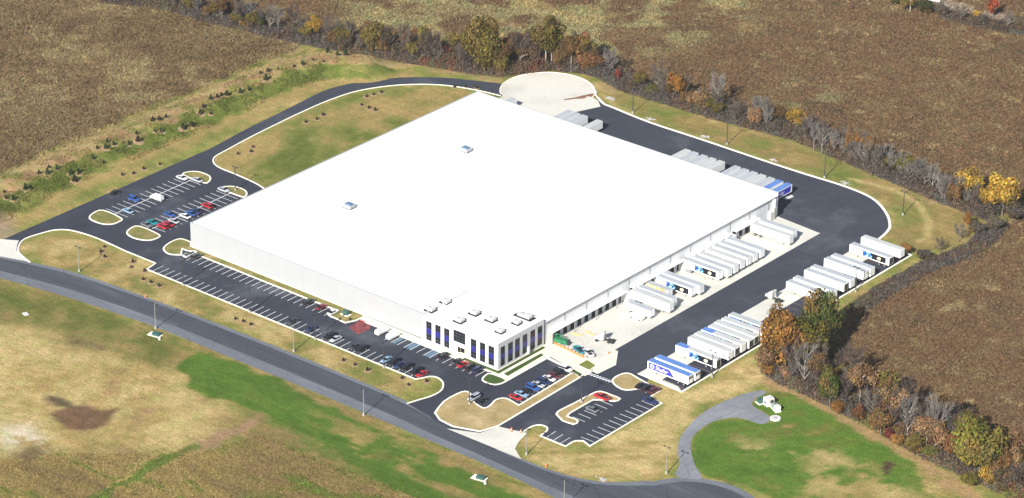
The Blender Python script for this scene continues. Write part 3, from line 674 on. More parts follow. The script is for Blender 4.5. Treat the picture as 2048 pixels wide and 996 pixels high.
for k in range(0, 3): stripe(179.0 + S * k, 17.6, 4.5, R(90), elot)
for k in range(8):
    p = [(161.5, 15.3), (169.5, 15.6)]; t = k / 7
    stripe(p[0][0] + (p[1][0] - p[0][0]) * t - 1, p[0][1] + (p[1][1] - p[0][1]) * t, 1.7, R(62), elot, 0.55, name='crossing_bar')
for k in range(36): stripe(180.6, 27.6 + 3.56 * k, 9.0, 0, pad, 0.32, M_rust, name='stall_line')

# ------------------------------------------------------------------ the warehouse
BX, BY, H = 137.06, 150.5, 9.1
wh = empty('warehouse', (0, 0, 0))
tag(wh, 'huge white flat roofed distribution warehouse with a blue windowed office corner', 'warehouse')
def part(name, fn, parent=wh, loc=None):
    mb = MB(); fn(mb); return mb.build(name, parent, loc)
# wall panels, one per bay (joints between them)
n = 14; bw = 105.0 / n
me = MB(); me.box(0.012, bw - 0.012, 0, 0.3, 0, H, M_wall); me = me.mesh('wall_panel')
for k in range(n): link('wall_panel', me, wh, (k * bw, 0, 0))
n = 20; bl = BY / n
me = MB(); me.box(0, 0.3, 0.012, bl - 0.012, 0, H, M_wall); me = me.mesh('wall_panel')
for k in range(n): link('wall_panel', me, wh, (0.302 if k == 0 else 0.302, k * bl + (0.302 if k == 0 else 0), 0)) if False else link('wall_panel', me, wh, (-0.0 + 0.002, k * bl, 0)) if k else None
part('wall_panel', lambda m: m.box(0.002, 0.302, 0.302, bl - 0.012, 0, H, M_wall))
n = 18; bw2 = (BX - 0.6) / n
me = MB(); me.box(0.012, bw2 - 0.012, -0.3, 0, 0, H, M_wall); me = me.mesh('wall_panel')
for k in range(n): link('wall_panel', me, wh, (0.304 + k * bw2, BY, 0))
GUT = 7.75
D0, D1 = 22.2, BY - 0.32
nb = 11; db = (D1 - D0) / nb
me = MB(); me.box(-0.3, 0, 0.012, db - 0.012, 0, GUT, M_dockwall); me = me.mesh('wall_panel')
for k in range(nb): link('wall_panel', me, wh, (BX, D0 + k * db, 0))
part('corner_pier', lambda m: m.box(BX - 0.3, BX + 0.02, BY - 0.31, BY + 0.02, 0, H + .02, M_trim))
# roof: one gentle fall to the dock gutter, behind the parapets
def roof(m):
    a, b = H - 0.35, GUT + 0.06
    m.face([(0.31, 0.31, a), (104.9, 0.31, a - (a - b) * .76), (104.9, 22.3, a - (a - b) * .76), (BX + .05, 22.3, b), (BX + .05, BY - .31, b), (0.31, BY - .31, a)], M_white_roof)
part('roof', roof)
part('gutter', lambda m: m.box(BX + 0.052, BX + 0.36, 22.4, BY - 0.4, GUT - 0.26, GUT + 0.10, M_gutter))
me = MB(); me.box(0, 0.16, -0.1, 0.1, 4.3, GUT - 0.265, M_gutter); me = me.mesh('downspout')
for k in range(11): link('downspout', me, wh, (BX + 0.003, 32.5 + 11.22 * k, 0))
part('downspout', lambda m: m.box(BX + 0.003, BX + 0.2, 22.25, 22.5, 0.1, GUT + .4, M_dark))
# office corner block
OX0, OY0, OY1 = 105.0, -0.8, 22.0
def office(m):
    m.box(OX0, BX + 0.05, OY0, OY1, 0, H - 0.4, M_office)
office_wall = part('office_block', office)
for a in ((OX0, BX + .05, OY0, OY0 + .3), (OX0, BX + .05, OY1 - .3, OY1), (OX0, OX0 + .3, OY0 + .302, OY1 - .302), (BX - .25, BX + .05, OY0 + .302, OY1 - .302)):
    part('parapet', lambda m: m.box(a[0], a[1], a[2], a[3], H - 0.398, H + 0.1, M_office))
part('office_roof', lambda m: m.box(OX0 + .31, BX - .26, OY0 + .31, OY1 - .31, H - .395, H - .36, M_white_roof))
# windows: frame with dark panes and a blue spandrel, each pane a piece of its own
def window(x0, x1, face):
    wd = x1 - x0
    fr = MB()
    def b(m, u0, u1, z0, z1, d0, d1, mat):
        if face == 'S': m.box(x0 + u0, x0 + u1, OY0 - d1, OY0 - d0, z0, z1, mat)
        else: m.box(BX + .05 + d0, BX + .05 + d1, x0 + u0, x0 + u1, z0, z1, mat)
    b(fr, 0, wd, .80, 7.52, 0.002, 0.03, M_mull)
    w_ = fr.build('window', wh)
    rows = [(.86, 1.85), (1.91, 3.05), (3.11, 5.05), (5.11, 6.3), (6.36, 7.46)]
    for r, (a, c) in enumerate(rows):
        if r == 2:
            mm = MB(); b(mm, .05, wd - .05, a, c, .031, .07, M_blue); mm.build('blue_panel', w_)
        else:
            for q in range(2):
                mm = MB(); b(mm, .06 + q * (wd / 2 - .02), wd / 2 - .04 + q * (wd / 2 - .02), a, c, .031, .05, M_glass); mm.build('pane', w_)
for x0, x1 in ((107.0, 109.3), (110.85, 113.1), (114.6, 116.8), (125.8, 128.1), (129.6, 131.8), (133.15, 135.45)): window(x0, x1, 'S')
for y0, y1 in ((0.4, 2.45), (4.05, 6.35), (7.5, 9.8), (11.3, 13.55), (15.15, 17.45), (18.8, 21.1)): window(y0, y1, 'E')
bw_ = part('window', lambda m: m.box(118.55, 123.5, OY0 - .03, OY0 - .002, 4.3, 8.3, M_mull))
for i in range(4):
    for j in range(4):
        part('pane', lambda m: m.box(118.62 + i * 1.215, 118.62 + i * 1.215 + 1.14, OY0 - .05, OY0 - .031, 4.38 + j * .98, 4.38 + j * .98 + .88, M_glass), bw_)
ent = part('entrance', lambda m: (m.box(118.2, 119.5, OY0 - .10, OY0 - .002, 0, 2.9, M_cream), m.box(118.2, 123.6, OY0 - .12, OY0 - .002, 2.902, 3.1, M_trim), m.box(119.51, 123.6, OY0 - .08, OY0 - .002, 0, 2.9, M_cream)))
part('glass_door', lambda m: m.box(120.4, 121.5, OY0 - .13, OY0 - .082, .9, 2.8, M_glass), ent)
part('glass_door', lambda m: m.box(121.6, 123.3, OY0 - .13, OY0 - .082, 1.2, 2.85, M_glass), ent)
part('wall_light', lambda m: m.box(124.2, 124.7, OY0 - .2, OY0 - .002, 8.35, 8.5, M_dark))
part('wall_sign_panel', lambda m: m.box(BX + .052, BX + .9, 13.6, 14.1, 0.05, 2.6, M_white))
# dock canopies, doors with shelters, corner stair enclosures
for y0, y1 in ((24.2, 62.6), (66.6, 93.4), (97.2, 120.8), (123.6, 137.5)):
    cpy = part('dock_canopy', lambda m: m.box(BX + .01, BX + 2.1, y0, y1, 4.0, 4.28, M_trim))
    for q in range(int((y1 - y0) // 11.2) + 1):
        yy = y0 + .3 + q * 11.0
        if yy < y1 - .3: part('canopy_post', lambda m: m.box(BX + 1.85, BX + 2.0, yy, yy + .15, 0.03, 3.998, M_gutter), cpy)
    nd = int((y1 - y0 - 2) // 3.66)
    part('dock_shade_panel', lambda m: m.box(BX + .003, BX + .05, y0 + .5, y1 - .5, 0.04, 3.6, M_dark), cpy)  # dark panel on the wall, paints in the shade under the canopy
    for q in range(nd + 1):
        yy = y0 + 1.8 + 3.66 * q
        if yy + 2.6 > y1: continue
        dd = part('dock_door', lambda m: (m.box(BX + .06, BX + .12, yy, yy + 2.3, .5, 2.9, M_door)))
        part('dock_shelter', lambda m: (m.box(BX + .06, BX + .55, yy - .32, yy - .02, .4, 3.2, M_black), m.box(BX + .06, BX + .55, yy + 2.32, yy + 2.62, .4, 3.2, M_black), m.box(BX + .06, BX + .55, yy - .318, yy + 2.618, 3.202, 3.5, M_black)), dd)
        part('dock_leveller', lambda m: m.box(BX + .06, BX + .3, yy + .3, yy + 2.0, .1, .48, M_white), dd)
for y0 in (63.2, 94.0, 121.2):
    part('stair_enclosure', lambda m: (m.box(BX + .01, BX + 2.3, y0, y0 + 2.1, 0.03, 3.1, M_trim), m.box(BX + 2.31, BX + 4.3, y0 + .3, y0 + 1.7, .03, 1.3, M_gutter)))
part('canopy_end_screen', lambda m: m.face([(BX + .02, 24.0, 0.05), (BX + 2.1, 24.0, 0.05), (BX + 2.1, 24.0, 3.98), (BX + .02, 24.0, 4.2)], M_steel))
part('corner_pilaster', lambda m: (m.box(BX + .01, BX + .8, 147.6, 148.2, 0.04, 7.4, M_trim), m.box(BX + .81, BX + 1.6, 146.5, 148.1, 3.0, 4.6, M_steel), m.box(BX + .02, BX + 1.2, 144.8, 147.3, .04, 3.4, M_conc)))
sheet('white_ground_patch', [(130.4, 163.6), (130.8, 167.9), (132.2, 167.4), (132.1, 163.4)], 0.06, M_white)  # flat white patch laid on the ground past the far corner

# rooftop equipment: each unit stands on the roof by itself
def rooftop_unit(x, y, z, s, label, group):
    o = empty('rooftop_unit', (x, y, z))
    m = MB(); m.box(-1.95 * s, 1.85 * s, -1.7 * s, 1.45 * s, 0, .3, M_black); m.build('dark_base', o)  # wide black base that outlines the housing
    m = MB(); m.box(-1.32 * s, 1.3 * s, -1.1 * s, 1.1 * s, .302, 1.1, M_white); m.build('housing', o)
    m = MB(); m.box(-.1 * s, 1.0 * s, 1.102 * s, 1.6 * s, .35, .95, M_dark); m.build('intake_hood', o)
    m = MB(); m.cyl((-.5 * s, 0, 1.1), (-.5 * s, 0, 1.22), .42 * s, .42 * s, 12, M_grey); m.build('fan', o)
    tag(o, label, 'rooftop unit', group); return o
offp = [(104.7, 11.6), (105.0, 3.8), (117.3, 11.2), (117.1, 4.0), (124.3, 11.1), (130.9, 21.4), (131.9, 14.8), (131.7, 6.8)]
offl = ['rooftop unit on the office roof, farthest from the dock and highest in the photo', 'rooftop unit above the leftmost office windows', 'rooftop unit in the middle of the office roof, back row', 'rooftop unit above the large entrance window',
        'rooftop unit just right of the middle pair on the office roof', 'wider rooftop unit at the dock end of the office roof', 'smaller rooftop unit nearest the wide unit on the office roof', 'smaller rooftop unit nearest the office front corner']
for (x, y), l, k in zip(offp, offl, range(8)):
    if k in (0,): z = H - .6
    else: z = H - .36
    if y > 21: y = 20.0
    u = rooftop_unit(x, y, z, 1.25 if k == 5 else (0.8 if k > 5 else 0.95), l, 'white units on the office roof')
    if k == 5: u.scale = (1.5, .8, 1)
M_sky_glass = paint('skylight_blue', (0.09, 0.15, 0.24), 0.35, var=0.2, scale=.8)
for (x, y), l in zip([(31.3, 107.4), (31.9, 45.1)], ('rooftop ventilator with blue top, farther one on the main roof', 'rooftop ventilator with blue top, nearer one on the main roof')):
    o = empty('rooftop_ventilator', (x, y, 8.25)); tag(o, l, 'ventilator', 'ventilators on the main roof')
    m = MB(); m.box(-2.1, 2.1, -1.8, 1.8, 0, .3, M_dark); m.build('dark_base', o)  # dark base, wider than the housing
    m = MB(); m.box(-1.7, 1.7, -1.4, 1.4, .302, 1.5, M_tr_roof); m.build('housing', o)
    m = MB(); m.rings([[(-1.4, -1.15, 1.502), (1.4, -1.15, 1.502), (1.4, 1.15, 1.502), (-1.4, 1.15, 1.502)], [(-1.1, -.85, 1.85), (1.1, -.85, 1.85), (1.1, .85, 1.85), (-1.1, .85, 1.85)]], M_sky_glass); m.build('skylight', o)

# ------------------------------------------------------------------ trailers
def text_mesh(body, size, mat, shear=0.2):
    cu = bpy.data.curves.new('lettering', 'FONT'); cu.body = body; cu.size = size; cu.shear = shear; cu.extrude = 0.004; cu.offset = 0.03
    o = bpy.data.objects.new('lettering', cu); C.objects.link(o)
    dg = bpy.context.evaluated_depsgraph_get(); me = bpy.data.meshes.new_from_object(o.evaluated_get(dg))
    bpy.data.objects.remove(o); bpy.data.curves.remove(cu)
    me.materials.clear(); me.materials.append(mat); return me
M_print = attr_mat('printed_panel', 'col', rough=0.5)
def print_panel(L, hgt, fn, nx=64, nz=16):
    """flat print: vertex coloured sheet in x (0..L), z (0..hgt), facing -y"""
    xs, zs = np.meshgrid(np.linspace(0, 1, nx), np.linspace(0, 1, nz)); u, v = xs.ravel(), zs.ravel()
    V = np.stack([u * L, np.zeros_like(u), v * hgt], -1); i = np.arange(nx * nz).reshape(nz, nx)
    Fq = np.stack([i[:-1, :-1], i[:-1, 1:], i[1:, 1:], i[1:, :-1]], -1).reshape(-1, 4)
    return np_mesh('side_print', V, Fq, M_print, fn(u, v))
def food_print(u, v):
    n = fbm(u * 40, v * 12, 2.2, 5, 3); c = np.tile([.012, .013, .02], (len(u), 1))
    def put(m, cc): c[m] = np.array(cc) if np.ndim(cc) == 1 else cc[m]
    put(u < .50, [.02, .045, .22]); m = (u > .34) & (u < .60) & (n > .5); put(m, [.12, .38, .72])
    put((u > .40) & (u < .56) & (n > .62), [.45, .72, .9])
    put((u < .33) & (v < .82), [.72, .72, .70]); put((u > .05) & (u < .20) & (n > .50) & (v < .75), [.70, .30, .26]); put((u > .14) & (u < .30) & (n > .52) & (v < .6), [.72, .46, .28])
    put((u < .33) & (v >= .82), [.06, .12, .45])
    put(((u - .80) / .055) ** 2 + ((v - .45) / .27) ** 2 < 1, [.78, .64, .42])
    return c
def dark_print(u, v):
    c = np.tile([.02, .025, .05], (len(u), 1)); n = fbm(u * 40, v * 12, 3, 8, 3)
    c[u < .28] = [.07, .14, .5]; c[(u > .34) & (u < .62) & (n > .5)] = [.10, .32, .5]; c[(u > .75) & (n > .55)] = [.55, .42, .3]
    return c
def garden_print(u, v):
    c = np.tile([.02, .16, .06], (len(u), 1)); n = fbm(u * 30, v * 12, 2.5, 12, 3)
    c[v > .38] = [.68, .40, .20]; c[(v > .35) & (n > .54)] = [.75, .72, .62]; c[(v > .6) & (n < .42)] = [.25, .30, .08]; c[(v > .45) & (u > .7) & (n > .5)] = [.62, .30, .22]
    return c
TL, TW, T0, T1 = 16.15, 2.6, 1.15, 4.1
def blue_band_mesh():
    m = MB(); z0, z1 = 1.55, 3.75
    m.face([(.5, 0, z0), (10.6, 0, z0), (8.6, 0, z1), (.5, 0, z1)], M_tr_blue); return m.mesh('blue_band')
MEM = {}
def trailer_meshes(L, Hh=T1):
    key = (round(L, 1), Hh)
    if key in MEM: return MEM[key]
    d = {}
    w2 = TW / 2
    m = MB(); m.box(0, L, -w2, w2, T0, Hh - .08, M_tr_white); d['box_body'] = m
    for nm, mat in (('grey', M_tr_roof), ('pale', M_tr_roof_w), ('blue', M_tr_roof_b)):
        m = MB(); m.rings([[(.03, -w2 + .03, Hh - .079), (L - .03, -w2 + .03, Hh - .079), (L - .03, w2 - .03, Hh - .079), (.03, w2 - .03, Hh - .079)], [(.12, -w2 + .14, Hh), (L - .12, -w2 + .14, Hh), (L - .12, w2 - .14, Hh), (.12, w2 - .14, Hh)]], mat); d['roof_' + nm] = m
    m = MB(); m.rings([[(.03, -w2 + .03, Hh - .079), (4.2, -w2 + .03, Hh - .079), (4.2, w2 - .03, Hh - .079), (.03, w2 - .03, Hh - .079)], [(.12, -w2 + .14, Hh), (4.1, -w2 + .14, Hh), (4.1, w2 - .14, Hh), (.12, w2 - .14, Hh)]], M_tr_roof_b)
    m.rings([[(4.21, -w2 + .03, Hh - .079), (L - .03, -w2 + .03, Hh - .079), (L - .03, w2 - .03, Hh - .079), (4.21, w2 - .03, Hh - .079)], [(4.3, -w2 + .14, Hh), (L - .12, -w2 + .14, Hh), (L - .12, w2 - .14, Hh), (4.3, w2 - .14, Hh)]], M_tr_roof_w); d['roof_two'] = m
    m = MB(); m.box(L + .002, L + .05, -w2 + .06, -.02, T0 + .08, Hh - .22, M_tr_white); m.box(L + .052, L + .07, -w2 + .35, -w2 + .42, T0 + .1, Hh - .25, M_steel); d['rear_door'] = m
    m = MB(); m.box(-.02, L - .4, -.45, .45, T0 - .22, T0 - .002, M_dark); m.box(L - 4.4, L - .6, -.9, .9, T0 - .45, T0 - .222, M_dark); d['chassis'] = m
    m = MB(); m.box(2.9, 3.05, -.85, -.7, .04, T0 - .002, M_grey); m.box(2.9, 3.05, .7, .85, .04, T0 - .002, M_grey); m.box(2.8, 3.15, -.95, .95, .04, .1, M_grey); d['landing_gear'] = m
    m = MB(); m.cyl((0, -.3, .5), (0, .3, .5), .5, .5, 14, M_black); m.cyl((0, -.33, .5), (0, -.301, .5), .26, .22, 10, M_chrome); m.cyl((0, .301, .5), (0, .33, .5), .22, .26, 10, M_chrome); d['wheel'] = m
    d = {k: v.mesh(k.split('_')[0] if k.startswith('roof') else k) for k, v in d.items()}
    d['food'] = print_panel(L * .86, 2.1, food_print); d['darkp'] = print_panel(L * .92, 2.1, dark_print); d['garden'] = print_panel(8.5, 2.0, garden_print)
    m = MB(); m.box(L + .052, L + .08, -w2 + .3, w2 - .3, T0 + .2, Hh - .5, M_dark); d['rear_dark'] = m.mesh('rear_panel')
    m = MB(); m.box(-.85, -.005, -.9, .9, 2.2, 3.7, M_white); d['reefer'] = m.mesh('cooling_unit')
    m = MB(); m.face([(.55, 0, 1.5), (10.8, 0, 1.5), (8.7, 0, 3.75), (.55, 0, 3.75)], M_tr_blue); d['band'] = m.mesh('blue_band')
    m = MB(); m.box(L + .052, L + .09, -w2 + .35, -.2, T0 + 1.5, Hh - .35, M_dark); d['rear_win'] = m.mesh('rear_panel')
    MEM[key] = d; return d
LETTER = text_mesh('Shafer', 2.0, M_white)
lm = MB(); lm.cyl((0, 0, 0), (0, -.012, 0), .85, .85, 20, M_white); LOGO = lm.mesh('logo_disc')
lm = MB(); lm.cyl((0, -.013, 0), (0, -.02, 0), .5, .5, 16, M_tr_blue); lm.box(-.3, .3, -.028, -.021, -.12, .12, M_white); LOGO_IN = lm.mesh('logo_mark')
def trailer(x, y, rz, label, cat='trailer', group=None, roof='pale', side=None, L=TL, Hh=T1, rear=None, reefer=False, name='box_trailer'):
    """origin at the nose (front) end, on the ground; rear is at +x local"""
    d = trailer_meshes(L, Hh)
    o = empty(name, (x, y, 0.034), rz + R(random.uniform(-.7, .7))); tag(o, label, cat, group)
    b = link('box_body', d['box_body'], o); link('roof', d['roof_' + roof], o)
    link('rear_door', d['rear_door'], o); q = link('rear_door', d['rear_door'], o); q.scale = (1, -1, 1)
    link('chassis', d['chassis'], o); link('landing_gear', d['landing_gear'], o)
    for wx_ in (L - 3.9, L - 1.7):
        for s in (-1, 1): link('wheel', d['wheel'], o, (wx_, s * .95, 0))
    # the side that faces south (-y world) carries the print
    def on_south(me, nm, lx, par=b):
        # rz 0 or 180 / 90 : choose local side
        f = -1 if math.cos(rz) > 0.5 else 1
        e = link(nm, me, par)
        if f < 0: e.location = (lx, -TW / 2 - .006, 0)
        else: e.location = (L - lx, TW / 2 + .006, 0); e.rotation_euler = (0, 0, math.pi)
        return e
    if side == 'food': e = on_south(d['food'], 'side_print', 1.0 if abs(math.cos(rz) - 1) < .1 else L * .07); e.location.z = 1.5
    if side == 'dark': e = on_south(d['darkp'], 'side_print', .5); e.location.z = 1.6
    if side == 'garden': e = on_south(d['garden'], 'side_print', 1.0); e.location.z = 1.6
    if side == 'brand':
        e = on_south(d['band'], 'blue_band', 0.0)
        for me, nm, lx, lz, ly, rot in ((LOGO, 'logo_disc', 1.9, 2.62, -.008, 0), (LOGO_IN, 'logo_disc', 1.9, 2.62, -.008, 0), (LETTER, 'lettering', 3.1, 1.95, -.012, 90)):
            c_ = on_south(me, nm, lx); c_.location.z = lz
            s = 1 if math.cos(rz) < -0.5 else -1
            c_.location.y += .012 * s
            if rot: c_.rotation_euler = (R(90), 0, c_.rotation_euler.z)
    if rear == 'dark': link('rear_panel', d['rear_dark'], o)
    if rear == 'win': link('rear_panel', d['rear_win'], o); q = link('rear_panel', d['rear_win'], o); q.scale = (1, -1, 1)
    if reefer: link('cooling_unit', d['reefer'], o)
    return o
pg = 'trailers parked on the striped pad'
PADT = [(30.2, 'blue', 'brand', 'win', 'blue roofed trailer with white lettering on a slanted blue side band, nearest the south lot'),
        (33.6, 'blue', None, 'win', 'second blue roofed trailer, beside the lettered one'),
        (44.6, 'two', 'food', 'dark', 'printed trailer with a blue nose roof, alone between blue trailers and plain white one'),
        (51.5, 'pale', None, None, 'plain white trailer with tall bare side, next after the printed one on the pad'),
        (54.8, 'pale', 'dark', 'dark', 'white roofed trailer with thin dark side, right behind the plain white trailer'),
        (58.5, 'two', 'dark', None, 'trailer with roof half blue half white, middle of the near pad row'),
        (62.0, 'pale', 'dark', 'dark', 'white roofed trailer next beyond the half blue roof on the pad'),
        (65.4, 'pale', 'dark', 'dark', 'white roofed trailer, third from the far end of the near pad row'),
        (68.9, 'pale', 'dark', None, 'white roofed trailer, second from the far end of the near pad row'),
        (72.9, 'grey', 'dark', None, 'last trailer of the near pad row before the empty stalls and trees'),
        (104.9, 'grey', None, None, 'first white trailer past the empty stalls, partly behind the green tree'),
        (108.8, 'grey', None, None, 'second white trailer past the empty stalls, beside the green tree top'),
        (115.9, 'grey', None, 'dark', 'white trailer with dark open rear, left of the middle far pad pair'),
        (119.4, 'grey', None, None, 'white trailer with closed rear, right of the middle far pad pair'),
        (127.4, 'grey', None, None, 'white trailer behind the pad light pole at the far end'),
        (131.0, 'grey', None, None, 'white trailer just right of the far pad light pole'),
        (142.2, 'grey', 'food', 'dark', 'printed trailer near the far corner of the pad'),
        (149.5, 'pale', None, None, 'plain white trailer at the far corner of the pad by the orange bush')]
for y, rf, sd_, rr, lb in PADT:
    trailer(173.9 + random.uniform(-.3, .3), y, 0, lb, group=pg, roof=rf, side=sd_, rear=rr)
dg_ = 'trailers backed to the south-east dock'
DOCKT = [(66.2, 155.0, 'pale', None, 'long white trailer at the dock next to the short white one'),
         (69.6, 153.6, 'grey', 'dark', 'trailer with thin blue and black side strip, at the dock beside the long white one'),
         (79.9, 153.6, 'grey', 'food', 'printed trailer at the dock standing behind the fruit pictures'),
         (83.2, 154.6, 'grey', None, 'plain trailer right of the dock trailer behind the fruit pictures'),
         (95.9, 153.0, 'grey', 'food', 'printed trailer leading the long dock row of seven'),
         (99.4, 154.2, 'grey', None, 'second trailer of the long dock row of seven'),
         (103.1, 154.1, 'pale', None, 'third trailer of the long dock row of seven'),
         (107.1, 153.9, 'pale', None, 'fourth trailer of the long dock row of seven'),
         (110.8, 153.9, 'grey', None, 'fifth trailer of the long dock row of seven'),
         (114.4, 153.9, 'grey', None, 'sixth trailer of the long dock row of seven'),
         (118.4, 153.8, 'grey', None, 'last trailer of the long dock row of seven'),
         (133.6, 155.0, 'pale', None, 'nearer of two white trailers by the far corner of the dock court'),
         (137.6, 153.6, 'grey', None, 'farther of two white trailers by the far corner of the dock court')]
for y, x, rf, sd_, lb in DOCKT:
    trailer(x, y, math.pi, lb, group=dg_, roof=rf, side=sd_, L=min(TL, x - 137.7))
trailer(152.6, 58.9, math.pi, 'short white box trailer in front of the dock canopy', roof='grey', L=9.6, Hh=3.6)
trailer(148.0, 74.6, math.pi, 'short trailer with orange fruit and green print in the dock row', roof='grey', side='garden', L=10.2, Hh=3.5)
bg_ = 'trailers backed to the north dock'
BACKT = [(84.8, 'pale', 'first of five pale trailers seen over the far roof edge'), (88.2, 'grey', 'second of five pale trailers seen over the far roof edge'), (92.4, 'grey', 'third of five pale trailers seen over the far roof edge'),
         (96.2, 'pale', 'fourth of five pale trailers seen over the far roof edge'), (100.0, 'pale', 'last of five pale trailers seen over the far roof edge'),
         (107.0, 'grey', 'first of the five grey roofed trailers before the blue pair behind the roof'), (110.7, 'grey', 'second of the five grey roofed trailers before the blue pair behind the roof'), (114.5, 'grey', 'third of the five grey roofed trailers before the blue pair behind the roof'),
         (118.2, 'pale', 'fourth of the five grey roofed trailers before the blue pair behind the roof'), (122.0, 'grey', 'grey roofed trailer touching the blue pair behind the roof'),
         (125.6, 'blue', 'blue roofed trailer second from the warehouse far corner'), (129.4, 'blue', 'blue lettered trailer at the warehouse far corner'),
         (30.4, 'grey', 'leftmost of three trailers near the turning circle'), (33.6, 'grey', 'middle of three trailers near the turning circle'), (37.2, 'grey', 'rightmost of three trailers near the turning circle'),
         (44.2, 'pale', 'lone trailer with shadowed open side right of the turning circle')]
for x, rf, lb in BACKT:
    t_ = trailer(x, 168.2, R(-90), lb, group=bg_, roof=rf, L=16.1)
    if 'blue lettered' in lb:
        d = trailer_meshes(16.1)
        m = MB(); m.face([(1.0, TW / 2 + .008, 1.5), (12.6, TW / 2 + .008, 1.5), (12.6, TW / 2 + .008, 3.7), (.6, TW / 2 + .008, 3.7)], M_tr_blue); m.build('blue_band', t_)
        e = link('lettering', LETTER, t_, (9.5, TW / 2 + .014, 1.95)); e.rotation_euler = (R(90), 0, math.pi); e.scale = (.95, .95, .95)
        e = link('logo_disc', LOGO, t_, (10.6, TW / 2 + .010, 2.62)); e.rotation_euler = (0, 0, math.pi)
trailer(6.6, 164.0, R(-90), 'short trailer peeking over the roof edge at the turning circle', roof='grey', L=8.0, Hh=3.7)

# ------------------------------------------------------------------ cars
CARCOL = {}
def carpaint(name, c, metal=.25):
    m, t, b = new_mat('paint_' + name); b.inputs['Base Color'].default_value = (*c, 1); b.inputs['Roughness'].default_value = .32; b.inputs['Metallic'].default_value = metal
    b.inputs['Coat Weight'].default_value = .5; CARCOL[name] = m
for nm, c in dict(white=(.80, .80, .80), black=(.014, .015, .02), red=(.46, .018, .028), darkred=(.20, .015, .03), blue=(.03, .10, .36), navy=(.02, .035, .11), teal=(.02, .26, .31), silver=(.50, .53, .57), lightblue=(.28, .42, .60), grey=(.16, .17, .19), tan=(.46, .33, .21), maroon=(.11, .02, .03), darkgrey=(.05, .052, .06)).items(): carpaint(nm, c)
# stations: x, half width low, z low, z belt, half width belt ; greenhouse: x, half width, z
KINDS = {
 'sedan': dict(L=4.7, W=.90, st=[(-2.35, .55, .72), (-2.15, .45, .80), (-1.3, .35, .92), (0, .33, .95), (1.2, .35, .93), (2.05, .42, .92), (2.35, .55, .80)], gh=[(-1.15, .93), (-.45, 1.42), (.75, 1.44), (1.65, .95)]),
 'suv': dict(L=4.8, W=.95, st=[(-2.4, .6, .85), (-2.2, .48, .98), (-1.3, .4, 1.08), (0, .4, 1.1), (1.4, .4, 1.1), (2.25, .45, 1.1), (2.4, .6, 1.0)], gh=[(-1.2, 1.08), (-.55, 1.72), (2.0, 1.74), (2.3, 1.08)]),
 'van': dict(L=5.6, W=1.0, st=[(-2.8, .6, .95), (-2.6, .45, 1.12), (-1.9, .4, 1.2), (0, .4, 1.22), (2.0, .4, 1.22), (2.7, .45, 1.22), (2.8, .6, 1.2)], gh=[(-1.9, 1.2), (-1.2, 2.05), (2.6, 2.1), (2.75, 1.2)]),
 'pickup': dict(L=5.6, W=.98, st=[(-2.8, .65, .95), (-2.6, .5, 1.05), (-1.5, .42, 1.12), (0, .42, 1.14), (1.4, .42, 1.12), (2.65, .45, 1.1), (2.8, .6, 1.05)], gh=[(-1.35, 1.12), (-.75, 1.78), (.45, 1.80), (.75, 1.12)], bed=True),
}
CM = {}
